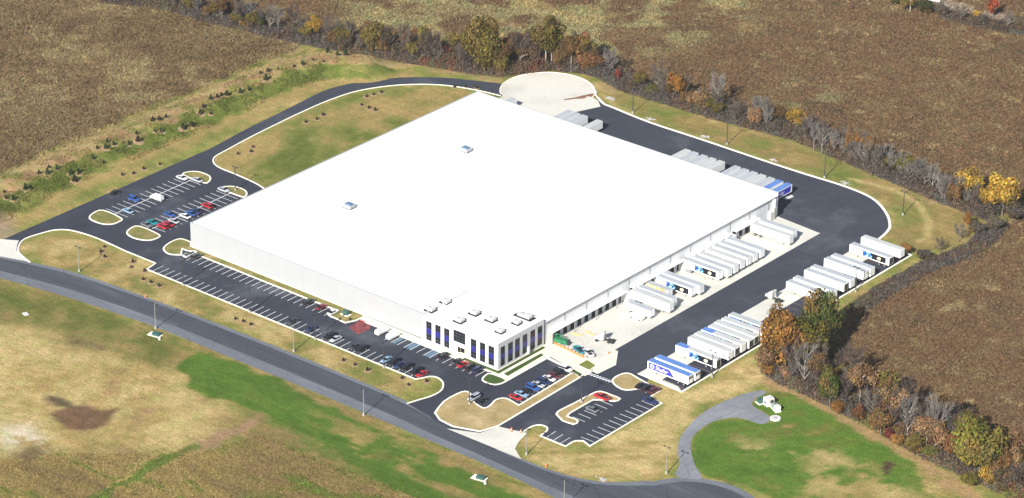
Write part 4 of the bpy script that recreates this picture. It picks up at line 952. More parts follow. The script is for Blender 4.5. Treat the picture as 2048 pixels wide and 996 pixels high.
def car_meshes(kind, colour):
    key = (kind, colour)
    if key in CM: return CM[key]
    k = KINDS[kind]; W = k['W']; pm = CARCOL[colour]; d = {}
    m = MB(); rg = []
    for i, (x, zl, zb) in enumerate(k['st']):
        e = .82 if i in (0, len(k['st']) - 1) else (.95 if i in (1, len(k['st']) - 2) else 1)
        w_ = W * e
        rg.append([(x, -w_ * .92, zl), (x, w_ * .92, zl), (x, w_, zl + (zb - zl) * .45), (x, w_ * .97, zb - .06), (x, w_ * .82, zb), (x, -w_ * .82, zb), (x, -w_ * .97, zb - .06), (x, -w_, zl + (zb - zl) * .45)])
    m.rings(rg, pm)
    g = k['gh']; wb, wt = W * .86, W * .68
    (x0, z0), (x1, z1), (x2, z2), (x3, z3) = g
    # roof with pillars
    m.face([(x1, -wt, z1), (x2, -wt, z2), (x2, wt, z2), (x1, wt, z1)], pm)
    m.face([(x1, -wt, z1), (x1, -wt * 1.03, z1 - .07), (x2, -wt * 1.03, z2 - .07), (x2, -wt, z2)], pm)
    m.face([(x1, wt, z1), (x2, wt, z2), (x2, wt * 1.03, z2 - .07), (x1, wt * 1.03, z1 - .07)], pm)
    if k.get('bed'):
        m.box(.95, 2.68, -.72, .72, 1.125, 1.16, M_dark)
        m.box(.80, 2.74, -.93, -.80, 1.0, 1.22, pm); m.box(.80, 2.74, .80, .93, 1.0, 1.22, pm); m.box(2.70, 2.78, -.79, .79, 1.0, 1.22, pm)
    d['body'] = m.mesh('body')
    m = MB(); m.face([(x0, -wb, z0), (x1, -wt, z1 - .03), (x1, wt, z1 - .03), (x0, wb, z0)], M_glass); d['windscreen'] = m.mesh('windscreen')
    m = MB(); m.face([(x3, wb, z3), (x2, wt, z2 - .03), (x2, -wt, z2 - .03), (x3, -wb, z3)], M_glass if kind != 'van' else pm); d['rear_window'] = m.mesh('rear_window')
    m = MB(); a = 1.03
    m.face([(x0, -wb, z0), (x3, -wb, z3), (x2, -wt * a, z2 - .07), (x1, -wt * a, z1 - .07)], M_glass if kind != 'van' else pm); d['side_window'] = m.mesh('side_window')
    m = MB(); m.cyl((0, -.11, .34), (0, .11, .34), .34, .34, 12, M_black); m.cyl((0, -.125, .34), (0, -.111, .34), .2, .2, 8, M_chrome); m.cyl((0, .111, .34), (0, .125, .34), .2, .2, 8, M_chrome); d['wheel'] = m.mesh('wheel')
    xf = k['st'][0][0]
    m = MB(); m.box(xf - .02, xf + .06, -W * .78, -W * .5, .62, .74, M_chrome); d['headlight'] = m.mesh('headlight')
    m = MB(); m.box(-xf - .06, -xf + .02, -W * .78, -W * .55, .66, .78, M_lamp); d['tail_light'] = m.mesh('tail_light')
    CM[key] = d; return d
def car(x, y, heading, kind, colour, label, group=None, z=0.036):
    """heading: direction the nose points, degrees"""
    d = car_meshes(kind, colour); L = KINDS[kind]['L']
    o = empty('pickup_truck' if kind == 'pickup' else ('van' if kind == 'van' else 'car'), (x, y, z), R(heading + 180 + random.uniform(-1.5, 1.5)))
    tag(o, label, {'pickup': 'pickup', 'van': 'van'}.get(kind, 'car'), group)
    link('body', d['body'], o); link('windscreen', d['windscreen'], o); link('rear_window', d['rear_window'], o)
    link('side_window', d['side_window'], o); q = link('side_window', d['side_window'], o); q.scale = (1, -1, 1)
    for s in (-1, 1):
        for fx in (-.31 * L, .29 * L): link('wheel', d['wheel'], o, (fx, s * (KINDS[kind]['W'] - .1), 0))
        q = link('headlight', d['headlight'], o); q.scale = (1, s, 1); q = link('tail_light', d['tail_light'], o); q.scale = (1, s, 1)
    return o
G1 = 'cars in the west lot'; G2 = 'cars in the front lot row by the building'; G3 = 'cars in the front lot row by the road'; G4 = 'cars in the south lot'; G5 = 'cars in the south-east lot'
sx = lambda k: 9.12 + S * (k + .5)
snap = lambda x, o: o + S * (math.floor((x - o) / S) + .5)
CARS = [
 (-35.7, 19.1, 180, 'van', 'white', 'white van in the outer row of the west lot, largest vehicle there', G1),
 (-41.2, 13.2, 0, 'suv', 'blue', 'blue car alone on the lane side of the outer west row', G1),
 (-35.8, 5.1, 180, 'sedan', 'lightblue', 'pale blue car near the front island of the outer west row', G1),
 (-41.3, 37.0, 0, 'sedan', 'white', 'white car by the back island of the outer west row, lane side', G1),
 (-35.9, 39.2, 180, 'sedan', 'silver', 'silver car tucked beside the back island of the outer west row', G1),
 (-50.2, 12.4, -90, 'sedan', 'black', 'black car driving on the lane beside the grass berm', None),
 (-23.0, 39.4, 0, 'sedan', 'silver', 'silver car beside the back island of the inner west row', G1),
 (-17.8, 26.0, 180, 'suv', 'red', 'red vehicle standing alone in the inner west row', G1),
 (-17.8, 17.8, 180, 'sedan', 'blue', 'bright blue car in the inner west row, next to the navy one', G1),
 (-17.7, 20.6, 180, 'sedan', 'navy', 'navy car in the inner west row near the building corner', G1),
 (-22.9, 12.4, 0, 'sedan', 'blue', 'blue car on the outer side of the inner west row', G1),
 (-17.8, 15.0, 180, 'sedan', 'white', 'white car next to the bright blue one in the inner west row', G1),
 (-17.9, 9.6, 180, 'sedan', 'silver', 'silver car between white and red ones in the inner west row', G1),
 (-17.6, 6.8, 180, 'sedan', 'red', 'bright red car nearer the silver one in the inner west row', G1),
 (-17.6, 4.0, 180, 'suv', 'red', 'red vehicle nearest the front island of the inner west row', G1),
 (-22.8, 4.1, 0, 'sedan', 'teal', 'teal car on the outer side of the inner west row', G1),
 (-22.9, 1.4, 0, 'sedan', 'grey', 'grey car beside the front island of the inner west row', G1),
 (ux + S * -.5, -5.6, 90, 'pickup', 'white', 'white pickup by the island at the building corner', G2),
 (ux + S * .5, -5.4, 90, 'suv', 'darkgrey', 'dark vehicle beside the white pickup at the building corner', G2),
 (snap(59.3, ux), -5.6, 90, 'suv', 'black', 'black vehicle in the front row next to the dark red one', G2),
 (snap(64.8, ux), -5.5, 90, 'sedan', 'darkred', 'dark red car in the front row by the planted corner', G2),
 (snap(70.0, ux), -5.9, 90, 'sedan', 'white', 'white car next to the planted corner with the green cabinet', G2),
 (92.4, -5.8, 90, 'van', 'white', 'left of two white vans by the blue parking spaces', G2),
 (97.2, -5.8, 90, 'van', 'white', 'right of two white vans by the blue parking spaces', G2),
 (118.6, -5.6, 90, 'suv', 'black', 'black vehicle parked before the office entrance', G2),
 (124.2, -5.7, 90, 'sedan', 'darkgrey', 'dark car left of the red one below the office windows', G2),
 (127.0, -5.9, 90, 'sedan', 'red', 'red car below the right office windows', G2),
 (130.0, -5.8, 90, 'suv', 'black', 'black vehicle right of the red car below the office', G2),
 (132.8, -5.7, 90, 'suv', 'navy', 'navy vehicle at the office end of the front row', G2),
 (sx(20), -19.2, -90, 'sedan', 'darkgrey', 'dark car standing alone, leftmost in the row by the road', G3),
 (sx(23), -19.2, -90, 'sedan', 'navy', 'navy car standing alone, second in the row by the road', G3),
 (sx(26), -19.4, -90, 'suv', 'black', 'black vehicle left of a silver car in the row by the road', G3),
 (sx(27), -19.3, -90, 'sedan', 'silver', 'silver car beside a black vehicle in the row by the road', G3),
 (sx(30), -19.2, -90, 'sedan', 'darkgrey', 'left car of the dark pair in the row by the road', G3),
 (sx(31), -19.3, -90, 'suv', 'black', 'right vehicle of the dark pair in the row by the road', G3),
 (sx(35), -19.3, -90, 'sedan', 'lightblue', 'pale blue car starting the long dark group by the road', G3),
 (sx(36), -19.2, -90, 'suv', 'black', 'black vehicle right after the pale blue car by the road', G3),
 (sx(37), -19.3, -90, 'sedan', 'navy', 'navy car in the middle of the dark group by the road', G3),
 (sx(38), -19.2, -90, 'suv', 'black', 'black vehicle ending the long dark group by the road', G3),
 (sx(39) + 1.2, -19.2, -90, 'suv', 'black', 'black vehicle next to the red car at the kerb bulb', G3),
 (sx(40) + 1.1, -19.3, -90, 'sedan', 'red', 'red car at the kerb bulb ending the row by the road', G3),
 (153.6, -11.9, 0, 'sedan', 'red', 'bright red car at the near end of the south lot row', G4),
 (153.6, -9.2, 0, 'sedan', 'lightblue', 'pale blue car next to the red one in the south lot', G4),
 (153.8, -6.5, 0, 'sedan', 'black', 'black car third in the south lot row', G4),
 (153.7, -3.7, 0, 'suv', 'blue', 'blue vehicle fourth in the south lot row', G4),
 (153.6, -1.0, 0, 'sedan', 'silver', 'silver car fifth in the south lot row', G4),
 (153.7, 1.8, 0, 'suv', 'navy', 'navy vehicle sixth in the south lot row', G4),
 (153.6, 4.5, 0, 'sedan', 'white', 'white car seventh in the south lot row', G4),
 (153.6, 7.3, 0, 'sedan', 'maroon', 'maroon car eighth in the south lot row', G4),
 (153.6, 10.0, 0, 'suv', 'black', 'black vehicle next to the last in the south lot row', G4),
 (153.6, 12.7, 0, 'suv', 'white', 'white vehicle at the walk end of the south lot row', G4),
 (144.0, -20.6, -90, 'suv', 'silver', 'silver vehicle beside the light pole in the straw coloured corner', G4),
 (146.9, -20.6, -90, 'sedan', 'black', 'black car beside the silver one in the straw coloured corner', G4),
 (173.9, 5.6, 180, 'pickup', 'red', 'red pickup inside the hooked island of the south-east lot', G5),
 (176.6, -2.5, 180, 'sedan', 'grey', 'grey car alone in the stalls of the hooked island', G5),
 (178.4, 19.4, 90, 'sedan', 'black', 'black car left of three by the east island', G5),
 (181.0, 19.6, 90, 'suv', 'black', 'black vehicle in the middle of three by the east island', G5),
 (183.7, 19.8, 90, 'suv', 'maroon', 'dark maroon vehicle right of three by the east island', G5),
 (186.6, 13.4, 0, 'pickup', 'navy', 'navy pickup at the far end of the kerbside stalls', G5),
 (148.3, 56.3, 180, 'van', 'white', 'white van standing in the dock court by the short trailer', None),
 (148.6, 25.6, 155, 'pickup', 'teal', 'work pickup with teal body by the orange barrier', None),
 (152.2, 26.0, 155, 'pickup', 'white', 'white pickup at the end of the orange barrier', None),
 (66.0, 358.0, 20, 'van', 'white', 'white van on the dirt track at the top right', None),
]
for a in CARS: car(*a)

# ------------------------------------------------------------------ tractors
def tractor(x, y, rz, label):
    o = empty('truck_tractor', (x, y, 0.034), rz); tag(o, label, 'truck')
    m = MB(); m.box(-3.2, 3.0, -.45, .45, .65, .95, M_dark); m.box(-3.1, -1.2, -.55, .55, .952, 1.1, M_dark); m.build('chassis', o)
    m = MB(); m.rings([[(.1, -1.2, .9), (.1, 1.2, .9), (.1, 1.2, 3.0), (.1, -1.2, 3.0)], [(1.3, -1.2, .9), (1.3, 1.2, .9), (1.3, 1.15, 2.95), (1.3, -1.15, 2.95)], [(1.75, -1.15, .9), (1.75, 1.15, .9), (1.75, 1.1, 1.9), (1.75, -1.1, 1.9)]], M_white); c_ = m.build('cab', o)
    m = MB(); m.face([(1.34, -1.0, 2.8), (1.74, -1.0, 1.98), (1.74, 1.0, 1.98), (1.34, 1.0, 2.8)], M_glass); w_ = m.build('windscreen', c_); w_.location.x = .03
    m = MB(); m.rings([[(1.76, -1.0, .8), (1.76, 1.0, .8), (1.76, .95, 1.85), (1.76, -.95, 1.85)], [(3.1, -.9, .7), (3.1, .9, .7), (3.1, .8, 1.6), (3.1, -.8, 1.6)]], M_white); m.build('hood', o)
    m = MB(); m.rings([[(-.1, -1.1, 3.002), (-.1, 1.1, 3.002), (1.2, 1.1, 2.97), (1.2, -1.1, 2.97)], [(-.1, -1.0, 3.7), (-.1, 1.0, 3.7), (.3, .95, 3.65), (.3, -.95, 3.65)]], M_white); m.build('wind_deflector', o)
    m = MB(); m.cyl((-.15, 1.0, 1.0), (-.15, 1.0, 3.9), .09, .09, 8, M_chrome); m.build('exhaust_stack', o)
    m = MB(); m.cyl((-1.0, -1.05, .7), (.9, -1.05, .7), .3, .3, 10, M_steel); m.build('fuel_tank', o)
    m = MB(); m.cyl((0, -.17, .5), (0, .17, .5), .5, .5, 12, M_black); me = m.mesh('wheel')
    for wx_, wy_ in ((2.4, 1.0), (-1.6, .85), (-2.8, .85)):
        for s in (-1, 1): link('wheel', me, o, (wx_, s * wy_, 0))
    return o
tractor(150.5, 36.6, R(200), 'white truck tractor standing alone in the dock court')
tractor(174.6, 96.2, R(175), 'white truck tractor on the pad beside the empty stalls')

# ------------------------------------------------------------------ lamp posts
def pole_proto():
    d = {}
    m = MB(); m.cyl((0, 0, 0), (0, 0, .8), .36, .34, 12, M_steel); d['base'] = m
    m = MB(); m.cyl((0, 0, .8), (0, 0, 9.2), .19, .13, 8, M_dark); d['post'] = m
    m = MB(); m.box(-.9, .9, -.05, .05, 9.05, 9.13, M_dark); d['arm'] = m
    m = MB(); m.box(-.35, .35, -.25, .25, 9.0, 9.2, M_dark); d['lamp_head'] = m
    m = MB(); m.cyl((0, 0, .8), (0, 0, 9.2), .16, .11, 8, M_post); d['post2'] = m
    return {k: v.mesh(k.rstrip('2')) for k, v in d.items()}
PP = pole_proto()
def pole(x, y, label, group, pale=False, ang=0):
    o = empty('lamp_post', (x, y, 0.0), ang); tag(o, label, 'lamp post', group)
    link('base', PP['base'], o); link('post', PP['post2' if pale else 'post'], o); link('arm', PP['arm'], o)
    link('lamp_head', PP['lamp_head'], o, (-.95, 0, 0)); link('lamp_head', PP['lamp_head'], o, (.95, 0, 0))
PB = 'lamp posts behind the truck lane'
pole(43.7, 188.6, 'dark lamp post behind the truck lane, nearest the turning circle', PB); pole(87.4, 188.4, 'second dark lamp post behind the truck lane from the turning circle', PB)
pole(131.2, 187.6, 'third dark lamp post behind the truck lane from the turning circle', PB); pole(170.0, 179.6, 'dark lamp post at the rounded corner of the truck lane', PB)
PF = 'lamp posts along the front lot kerb'
for x, l in zip((19.2, 49.9, 79.0, 108.6), ('leftmost', 'second from left', 'third from left', 'rightmost')): pole(x, -23.0, l + ' dark lamp post along the front lot kerb', PF, ang=R(90))
pole(-20.3, 42.6, 'dark lamp post on the back island of the inner west row', None); pole(144.9, -23.9, 'dark lamp post at the straw coloured corner of the south lot', None); pole(170.6, -.4, 'dark lamp post on the hooked island', None)
pole(191.4, 39.5, 'dark lamp post on the pad kerb by the printed trailer', None); pole(191.6, 119.0, 'dark lamp post on the pad kerb among the far white trailers', None)
PS = 'street lamps along the public road'
for (x, y), l in zip([(34.6, -51.0), (124.9, -50.6), (207.0, -54.0), (-14.6, -38.2), (79.4, -33.6), (178.6, -37.0), (217.6, -18.6)],
    ['pale street lamp on the field side of the road beside the dark utility cover', 'pale street lamp on the field side of the road below the office', 'pale street lamp on the field side at the bottom edge of the photo', 'street lamp on the verge near the west apron', 'street lamp on the verge below the middle of the front lot', 'street lamp beside the east driveway apron', 'street lamp where the utility path meets the road']):
    pole(x, y, l, PS, True)

# ------------------------------------------------------------------ small things
def thing(name, label, cat, loc, rz=0, group=None): return tag(empty(name, loc, rz), label, cat, group)
o = thing('trash_compactor', 'green compactor machine beside the end of the dock canopy', 'compactor', (140.6, 26.2, .034), R(10))
m = MB(); m.box(-2.2, 1.4, -1.1, 1.1, .3, 1.9, M_green_mach); m.build('container', o)
m = MB(); m.rings([[(1.42, -.9, .5), (1.42, .9, .5), (1.42, .9, 2.2), (1.42, -.9, 2.2)], [(2.6, -.7, .5), (2.6, .7, .5), (2.6, .7, 1.2), (2.6, -.7, 1.2)]], M_green_mach); m.build('hopper', o)
m = MB(); m.box(-1.6, -1.3, -.2, .2, 1.902, 3.0, M_green_mach); m.box(-1.6, .6, -.15, .15, 3.002, 3.2, M_green_mach); m.build('lift_arm', o)
m = MB(); m.box(2.62, 3.3, -.5, .5, .3, 1.5, M_dark); m.build('power_unit', o)
m = MB(); m.box(-2.0, 1.2, -1.3, -1.11, 0, .3, M_dark); m.box(-2.0, 1.2, 1.11, 1.3, 0, .3, M_dark); m.build('skid', o)
p = [(137.3, 24.8), (153.7, 23.0)]; a = math.atan2(p[1][1] - p[0][1], p[1][0] - p[0][0]); Lb = math.dist(*p)
o = thing('site_barrier', 'orange site barrier with white blocks along the walk beside the dock court', 'barrier', (p[0][0] + 1.2, p[0][1], .03), a)
m = MB(); m.box(0, Lb - 2, -.06, .06, 0, .75, M_orange); m.build('mesh_panel', o)
for k in range(9):
    m = MB(); x = .3 + k * (Lb - 3) / 8; m.prism([(x, .1), (x + .9, .1), (x + .9, .75), (x, .75)], 0, .55 + .2 * random.random(), M_white if k % 3 else M_cream); m.build('block', o)
for (x, y), l, rz in (((140.9, 34.4), 'bundle of yellow lumber nearer the dock canopy', 15), ((143.4, 37.8), 'longer bundle of yellow lumber lying in the dock court', -5)):
    o = thing('lumber_bundle', l, 'lumber', (x, y, .034), R(rz), 'lumber bundles in the dock court')
    for k in range(4):
        m = MB(); m.box(-1.9, 1.9, -.32 + k * .17, -.17 + k * .17, 0.02, .2 + .06 * (k % 2), M_wood); m.build('plank', o)
# utility cluster by the turnaround
o = thing('transformer_box', 'dark green transformer box on a pale slab at the turnaround lawn', 'transformer', (212.9, 35.6, 0), R(-20))
m = MB(); m.box(-1.2, 1.2, -1.2, 1.2, 0, .12, M_kerb); m.build('slab', o); m = MB(); m.box(-.8, .8, -.7, .9, .122, 1.5, M_box_green); m.build('cabinet', o); m = MB(); m.box(-.75, .75, -.75, -.702, .3, 1.3, M_box_green); m.build('cabinet_door', o)
o = thing('utility_cabinet', 'large white utility cabinet with dark vents on the turnaround lawn', 'cabinet', (215.4, 36.6, 0), R(-20))
m = MB(); m.box(-1.4, 1.4, -1.5, 1.5, 0, .15, M_kerb); m.build('slab', o); m = MB(); m.box(-1.2, 1.2, -1.3, 1.3, .152, 2.4, M_white); c_ = m.build('housing', o)
m = MB(); m.box(1.202, 1.25, -.2, 1.0, .9, 1.9, M_dark); m.build('vent', c_); m = MB(); m.box(-.4, .3, -1.35, -1.302, .6, 1.3, M_dark); m.build('vent', c_)
o = thing('generator_set', 'grey green generator with a white end box on the turnaround lawn', 'generator', (219.2, 35.2, 0), R(-30))
m = MB(); m.box(-2.4, 2.0, -1.0, 1.0, 0, .15, M_kerb); m.build('slab', o); m = MB(); m.box(-2.0, .1, -.8, .8, .152, 1.5, paint('gen_green', (.22, .30, .26), .6)); m.build('engine_housing', o)
m = MB(); m.box(.12, 1.7, -.85, .85, .152, 1.9, M_white); m.build('end_box', o); m = MB(); m.cyl((-1.0, 0, 1.5), (-1.0, 0, 2.2), .12, .12, 8, M_dark); m.build('exhaust', o)
o = thing('concrete_chamber', 'round white concrete chamber cover beside the turnaround path', 'cover', (222.5, 30.3, 0))
m = MB(); m.cyl((0, 0, 0), (0, 0, .4), 1.75, 1.7, 24, M_white); m.build('ring', o); m = MB(); m.cyl((0, 0, .4), (0, 0, .46), .7, .7, 16, M_steel); m.build('hatch', o)
for (x, y), l in (((37.9, -54.2), 'dark utility box on a pale slab beside the left street lamp'), ((177.3, -57.0), 'dark utility box on a pale slab near the bottom edge of the photo')):
    o = thing('utility_vault', l, 'utility box', (x, y, float(height(x, y))), R(10), 'utility boxes on the field side of the road')
    m = MB(); m.box(-2.6, 2.0, -1.3, 1.3, -.3, .1, M_kerb); m.build('slab', o); m = MB(); m.box(-1.0, 1.6, -.9, .9, .102, .9, M_box_green); m.build('lid', o); m = MB(); m.cyl((2.9, -2.0, -.2), (2.9, -2.0, .8), .4, .4, 10, M_white); m.build('marker_post', o)
o = thing('utility_cabinet', 'green cabinet on a pale slab in the planted corner of the front row', 'cabinet', (74.6, -3.6, .12), 0)
m = MB(); m.box(-1.6, 1.6, -1.2, .9, 0, .1, M_kerb); m.build('slab', o); m = MB(); m.box(-1.0, 1.0, -.7, .7, .102, 1.4, M_box_green); m.build('housing', o)
o = thing('white_board', 'white rectangular board lying in the southern field', 'board', (-4.8, -71.4, float(height(-4.8, -71.4)) + .02), R(-20))
m = MB(); m.box(-1.1, 1.1, -.8, .8, 0, .16, M_white); m.build('sheet', o)
for (x, y), l in zip([(34.8, -39.4), (47.9, -40.0)], ('first', 'second')) if False else []: pass
for (x, y), l in zip([(165.8, -28.6), (168.8, -27.7)], ('left orange safety barrel at the driveway mouth', 'right orange safety barrel at the driveway mouth')):
    o = thing('safety_barrel', l, 'barrel', (x, y, .03), 0, 'orange barrels at the driveway')
    m = MB(); m.cyl((0, 0, .08), (0, 0, 1.1), .32, .24, 12, M_orange); m.build('drum', o); m = MB(); m.cyl((0, 0, 0), (0, 0, .08), .42, .42, 12, M_black); m.build('foot', o); m = MB(); m.cyl((0, 0, .55), (0, 0, .72), .297, .28, 12, M_white); m.build('band', o)
for (x, y), l in zip([(16.1, -37.4), (187.8, -38.9), (156.8, 30.6)], ('red hydrant on the verge left of the pale street lamp', 'red hydrant on the verge near the south-east bend of the road', 'red marker post at the corner of the dock court')):
    o = thing('fire_hydrant', l, 'hydrant', (x, y, 0))
    m = MB(); m.cyl((0, 0, 0), (0, 0, .75), .2, .17, 10, M_orange); m.build('barrel', o); m = MB(); m.cyl((0, 0, .75), (0, 0, .95), .22, .05, 10, M_orange); m.build('bonnet', o); m = MB(); m.cyl((-.34, 0, .5), (.34, 0, .5), .09, .09, 8, M_orange); m.build('outlet', o)
# stone drains on the lawns: each stone its own piece
def rock_mesh(seed):
    r = random.Random(seed); m = MB(); rings = []
    for z, s in ((0, .8), (.35, 1.0), (.75, .55)):
        rings.append([((math.cos(a_ * 1.047) * s * r.uniform(.75, 1.1)), (math.sin(a_ * 1.047) * s * r.uniform(.75, 1.1)), z * r.uniform(.8, 1.1)) for a_ in range(6)])
    m.rings(rings, M_rock); return m.mesh('stone')
RK = [rock_mesh(i) for i in range(4)]
def riprap(x, y, rx, ry, n, label):
    o = thing('stone_drain', label, 'stones', (x, y, 0), 0, 'stone drains on the lawns')
    m = MB(); m.box(-.7, .7, -.4, .4, -.1, .2, M_rock); m.build('inlet_slab', o)
    for k in range(n):
        a_ = random.uniform(0, 6.28); q = math.sqrt(random.random()); e = link('stone', random.choice(RK), o, (rx * q * math.cos(a_), ry * q * math.sin(a_), -.05), random.uniform(0, 6)); s = random.uniform(.2, .42); e.scale = (s, s, s * .8)
riprap(52.0, 188.6, 2.0, 1.4, 26, 'grey stone drain behind the first lamp post of the truck lane'); riprap(77.2, 188.9, 1.9, 1.3, 24, 'grey stone drain behind the middle of the truck lane'); riprap(108.4, 188.4, 1.6, 1.1, 18, 'grey stone drain between two lamp posts of the truck lane')
riprap(139.6, 188.9, 2.2, 1.5, 28, 'grey stone drain just right of the third lamp post'); riprap(29.0, 194.2, 2.4, 1.4, 26, 'grey stone drain beside the turning circle'); riprap(205.4, -33.8, 2.6, 1.1, 26, 'grey stone drain at the south-east bend of the road')
def image_order(pts): return sorted(pts, key=lambda p: (p[0] - M.translation.x) * r2.x + (p[1] - M.translation.y) * r2.y)
def along(line, half, n):
    """random points near a polyline; half = spread away from it on the left side"""
    L = [0]
    for p, q in zip(line, line[1:]): L.append(L[-1] + math.dist(p, q))
    t = rng.random(n) * L[-1]; out = []
    for s in t:
        k = max(i for i in range(len(L)) if L[i] <= s + 1e-9); k = min(k, len(line) - 2); f = (s - L[k]) / (L[k + 1] - L[k])
        p, q = line[k], line[k + 1]; ex, ey = q[0] - p[0], q[1] - p[1]; e = math.hypot(ex, ey)
        w_ = half * random.random() ** 1.3 if True else 0
        out.append((p[0] + ex * f - ey / e * w_, p[1] + ey * f + ex / e * w_))
    return np.array(out)
ONES = 'first second third fourth fifth sixth seventh eighth ninth tenth eleventh twelfth thirteenth fourteenth fifteenth sixteenth seventeenth eighteenth nineteenth'.split()
TENS = {20: ('twentieth', 'twenty'), 30: ('thirtieth', 'thirty'), 40: ('fortieth', 'forty'), 50: ('fiftieth', 'fifty'), 60: ('sixtieth', 'sixty')}
def ordinal(k):
    if k < 20: return ONES[k - 1]
    t = k // 10 * 10; return TENS[t][0] if k == t else TENS[t][1] + '-' + ONES[k - t - 1]

# ------------------------------------------------------------------ trees
LEAFC = dict(green=(.056, .076, .017), yellowgreen=(.13, .12, .022), olive=(.125, .10, .022), orange=(.225, .11, .027), brown=(.125, .072, .030), red=(.24, .045, .024), yellow=(.36, .225, .035),
             peach=(.215, .130, .070), pine=(.026, .048, .018), greyshrub=(.082, .074, .064), darkred=(.13, .03, .025), russet=(.17, .075, .035), bushgreen=(.11, .13, .025))
def leafy(seed, col, n=1500, lobes=16, z0=.16, wide=1.0, cone=0.0, leaf=.085):
    """crown in unit space: radius ~1, z z0..1"""
    r = np.random.default_rng(seed); hz = (1 - z0) / 2; cz = z0 + hz
    cen = []; rad = []
    for i in range(lobes):
        d = r.normal(0, 1, 3); d /= np.linalg.norm(d); q = r.uniform(.25, .78)
        p = d * q
        k = 1 - cone * (p[2] + 1) / 2
        cen.append((p[0] * wide * k, p[1] * wide * k, cz + p[2] * hz * .86)); rad.append(r.uniform(.26, .44) * (1 - .5 * cone * (p[2] + 1) / 2))
    cen = np.array(cen); rad = np.array(rad); w_ = rad ** 2 / np.sum(rad ** 2); li = r.choice(lobes, n, p=w_)
    d = r.normal(0, 1, (n, 3)); d[:, 2] += .35; d /= np.linalg.norm(d, axis=1)[:, None]
    q = r.uniform(.55, 1.08, n) ** .7
    P = cen[li] + d * (rad[li] * q)[:, None] * np.array([1, 1, hz * 1.05])
    nrm = d + r.normal(0, .55, (n, 3)); nrm /= np.linalg.norm(nrm, axis=1)[:, None]
    t = np.cross(nrm, r.normal(0, 1, (n, 3))); t /= np.linalg.norm(t, axis=1)[:, None]; b = np.cross(nrm, t)
    s = leaf * r.uniform(.6, 1.4, n)[:, None]; zs = np.array([1, 1, hz * 1.1])
    V = np.stack([P - t * s * zs, P + b * s * .75 * zs, P + t * s * zs, P - b * s * .75 * zs], 1)
    mixc = r.choice([0, 0, .2, .45, .7], lobes)[li][:, None]; alt = np.array([(.10, .075, .03), (.16, .09, .035)])[r.integers(0, 2, lobes)[li]]
    c = (np.array(col)[None] * (1 - mixc) + alt * mixc) * (r.uniform(.72, 1.2, lobes)[li] * r.uniform(.65, 1.35, n))[:, None]
    c = c * (1 + r.normal(0, .12, (n, 3)) * np.array([1, .5, .3]))
    c = np.clip(np.repeat(c[:, None], 4, 1), .004, .8)
    return np_mesh('crown', V.reshape(-1, 3), np.arange(n * 4).reshape(-1, 4), M_leaf, c.reshape(-1, 3))
M_leaf = attr_mat('leaves', 'col', objvar=0.22, transl=0.22)
def limb_tube(V, Fq, p, q, r0, r1):
    p, q = np.array(p), np.array(q); d = q - p; d = d / (np.linalg.norm(d) + 1e-9)
    a = np.cross(d, [0.31, .77, .2]); a /= np.linalg.norm(a); b = np.cross(d, a); o = len(V)
    for c_, rr in ((p, r0), (q, r1)):
        for k in range(3): V.append(c_ + (a * math.cos(k * 2.094) + b * math.sin(k * 2.094)) * rr)
    for k in range(3): Fq.append((o + k, o + (k + 1) % 3, o + 3 + (k + 1) % 3, o + 3 + k))
def trunk_mesh(mat, top=.62, r0=.06, limbs=5, seed=1):
    r = random.Random(seed); V, Fq = [], []
    pts = [(0, 0, -.02), (.02, .01, top * .4), (-.02, .03, top * .75), (.01, 0, top)]
    for i in range(3): limb_tube(V, Fq, pts[i], pts[i + 1], r0 * (1 - .27 * i), r0 * (1 - .27 * (i + 1)))
    for k in range(limbs):
        z = top * r.uniform(.45, .95); a = r.uniform(0, 6.28); l = r.uniform(.3, .6)
        limb_tube(V, Fq, (0, 0, z), (l * math.cos(a), l * math.sin(a), z + r.uniform(.1, .25)), r0 * .4, r0 * .12)
    return np_mesh('trunk', np.array(V), np.array(Fq), mat)
def bare_crown(seed, mat, r0=.024, spread=1.0, z0=.25):
    r = random.Random(seed); V, Fq = [], []
    def grow(p, d, L, rad, lvl):
        q = p + d * L; limb_tube(V, Fq, p, q, rad, rad * .55)
        if lvl == 0: return
        n = (0, 4, 5, 5)[lvl]
        for k in range(n):
            t = r.uniform(.35, 1.0); nd = d + np.array([r.gauss(0, .55), r.gauss(0, .55), r.gauss(.12, .16)]); nd /= np.linalg.norm(nd)
            grow(p + d * L * t, nd, L * r.uniform(.5, .75), max(rad * .5, .0055), lvl - 1)
    for k in range(9):
        a = k * 2.4 + r.uniform(-.4, .4); z = z0 + .40 * k / 8; e = r.uniform(.5, 1.0)
        d = np.array([math.cos(a) * e * spread, math.sin(a) * e * spread, .42]); d /= np.linalg.norm(d)
        grow(np.array([0, 0, z]), d, r.uniform(.34, .5), r0, 3)
    V = np.array(V); V[:, 2] = np.clip(V[:, 2], 0, 1.02)
    return np_mesh('crown', V, np.array(Fq), mat)
M_twig = paint('twigs_grey', (.128, .112, .098), .95, var=.3, scale=.6, spec=.1)
M_twig_pale = paint('twigs_pale', (.175, .160, .145), .95, var=.2, scale=.6, spec=.1)
M_twig_dark = paint('twigs_brown', (.095, .072, .062), .95, var=.3, scale=.6, spec=.1)
CROWN = {}
for c_, v in LEAFC.items():
    CROWN[c_] = [leafy(hash_ + 100 * i, v, 2600, 22, leaf=.062) for i, hash_ in enumerate((3, 9))]
BIG = {c_: leafy(50 + i, LEAFC[c_], 9000, 46, .06, leaf=.047) for i, c_ in enumerate(('green', 'yellowgreen', 'orange', 'olive'))}
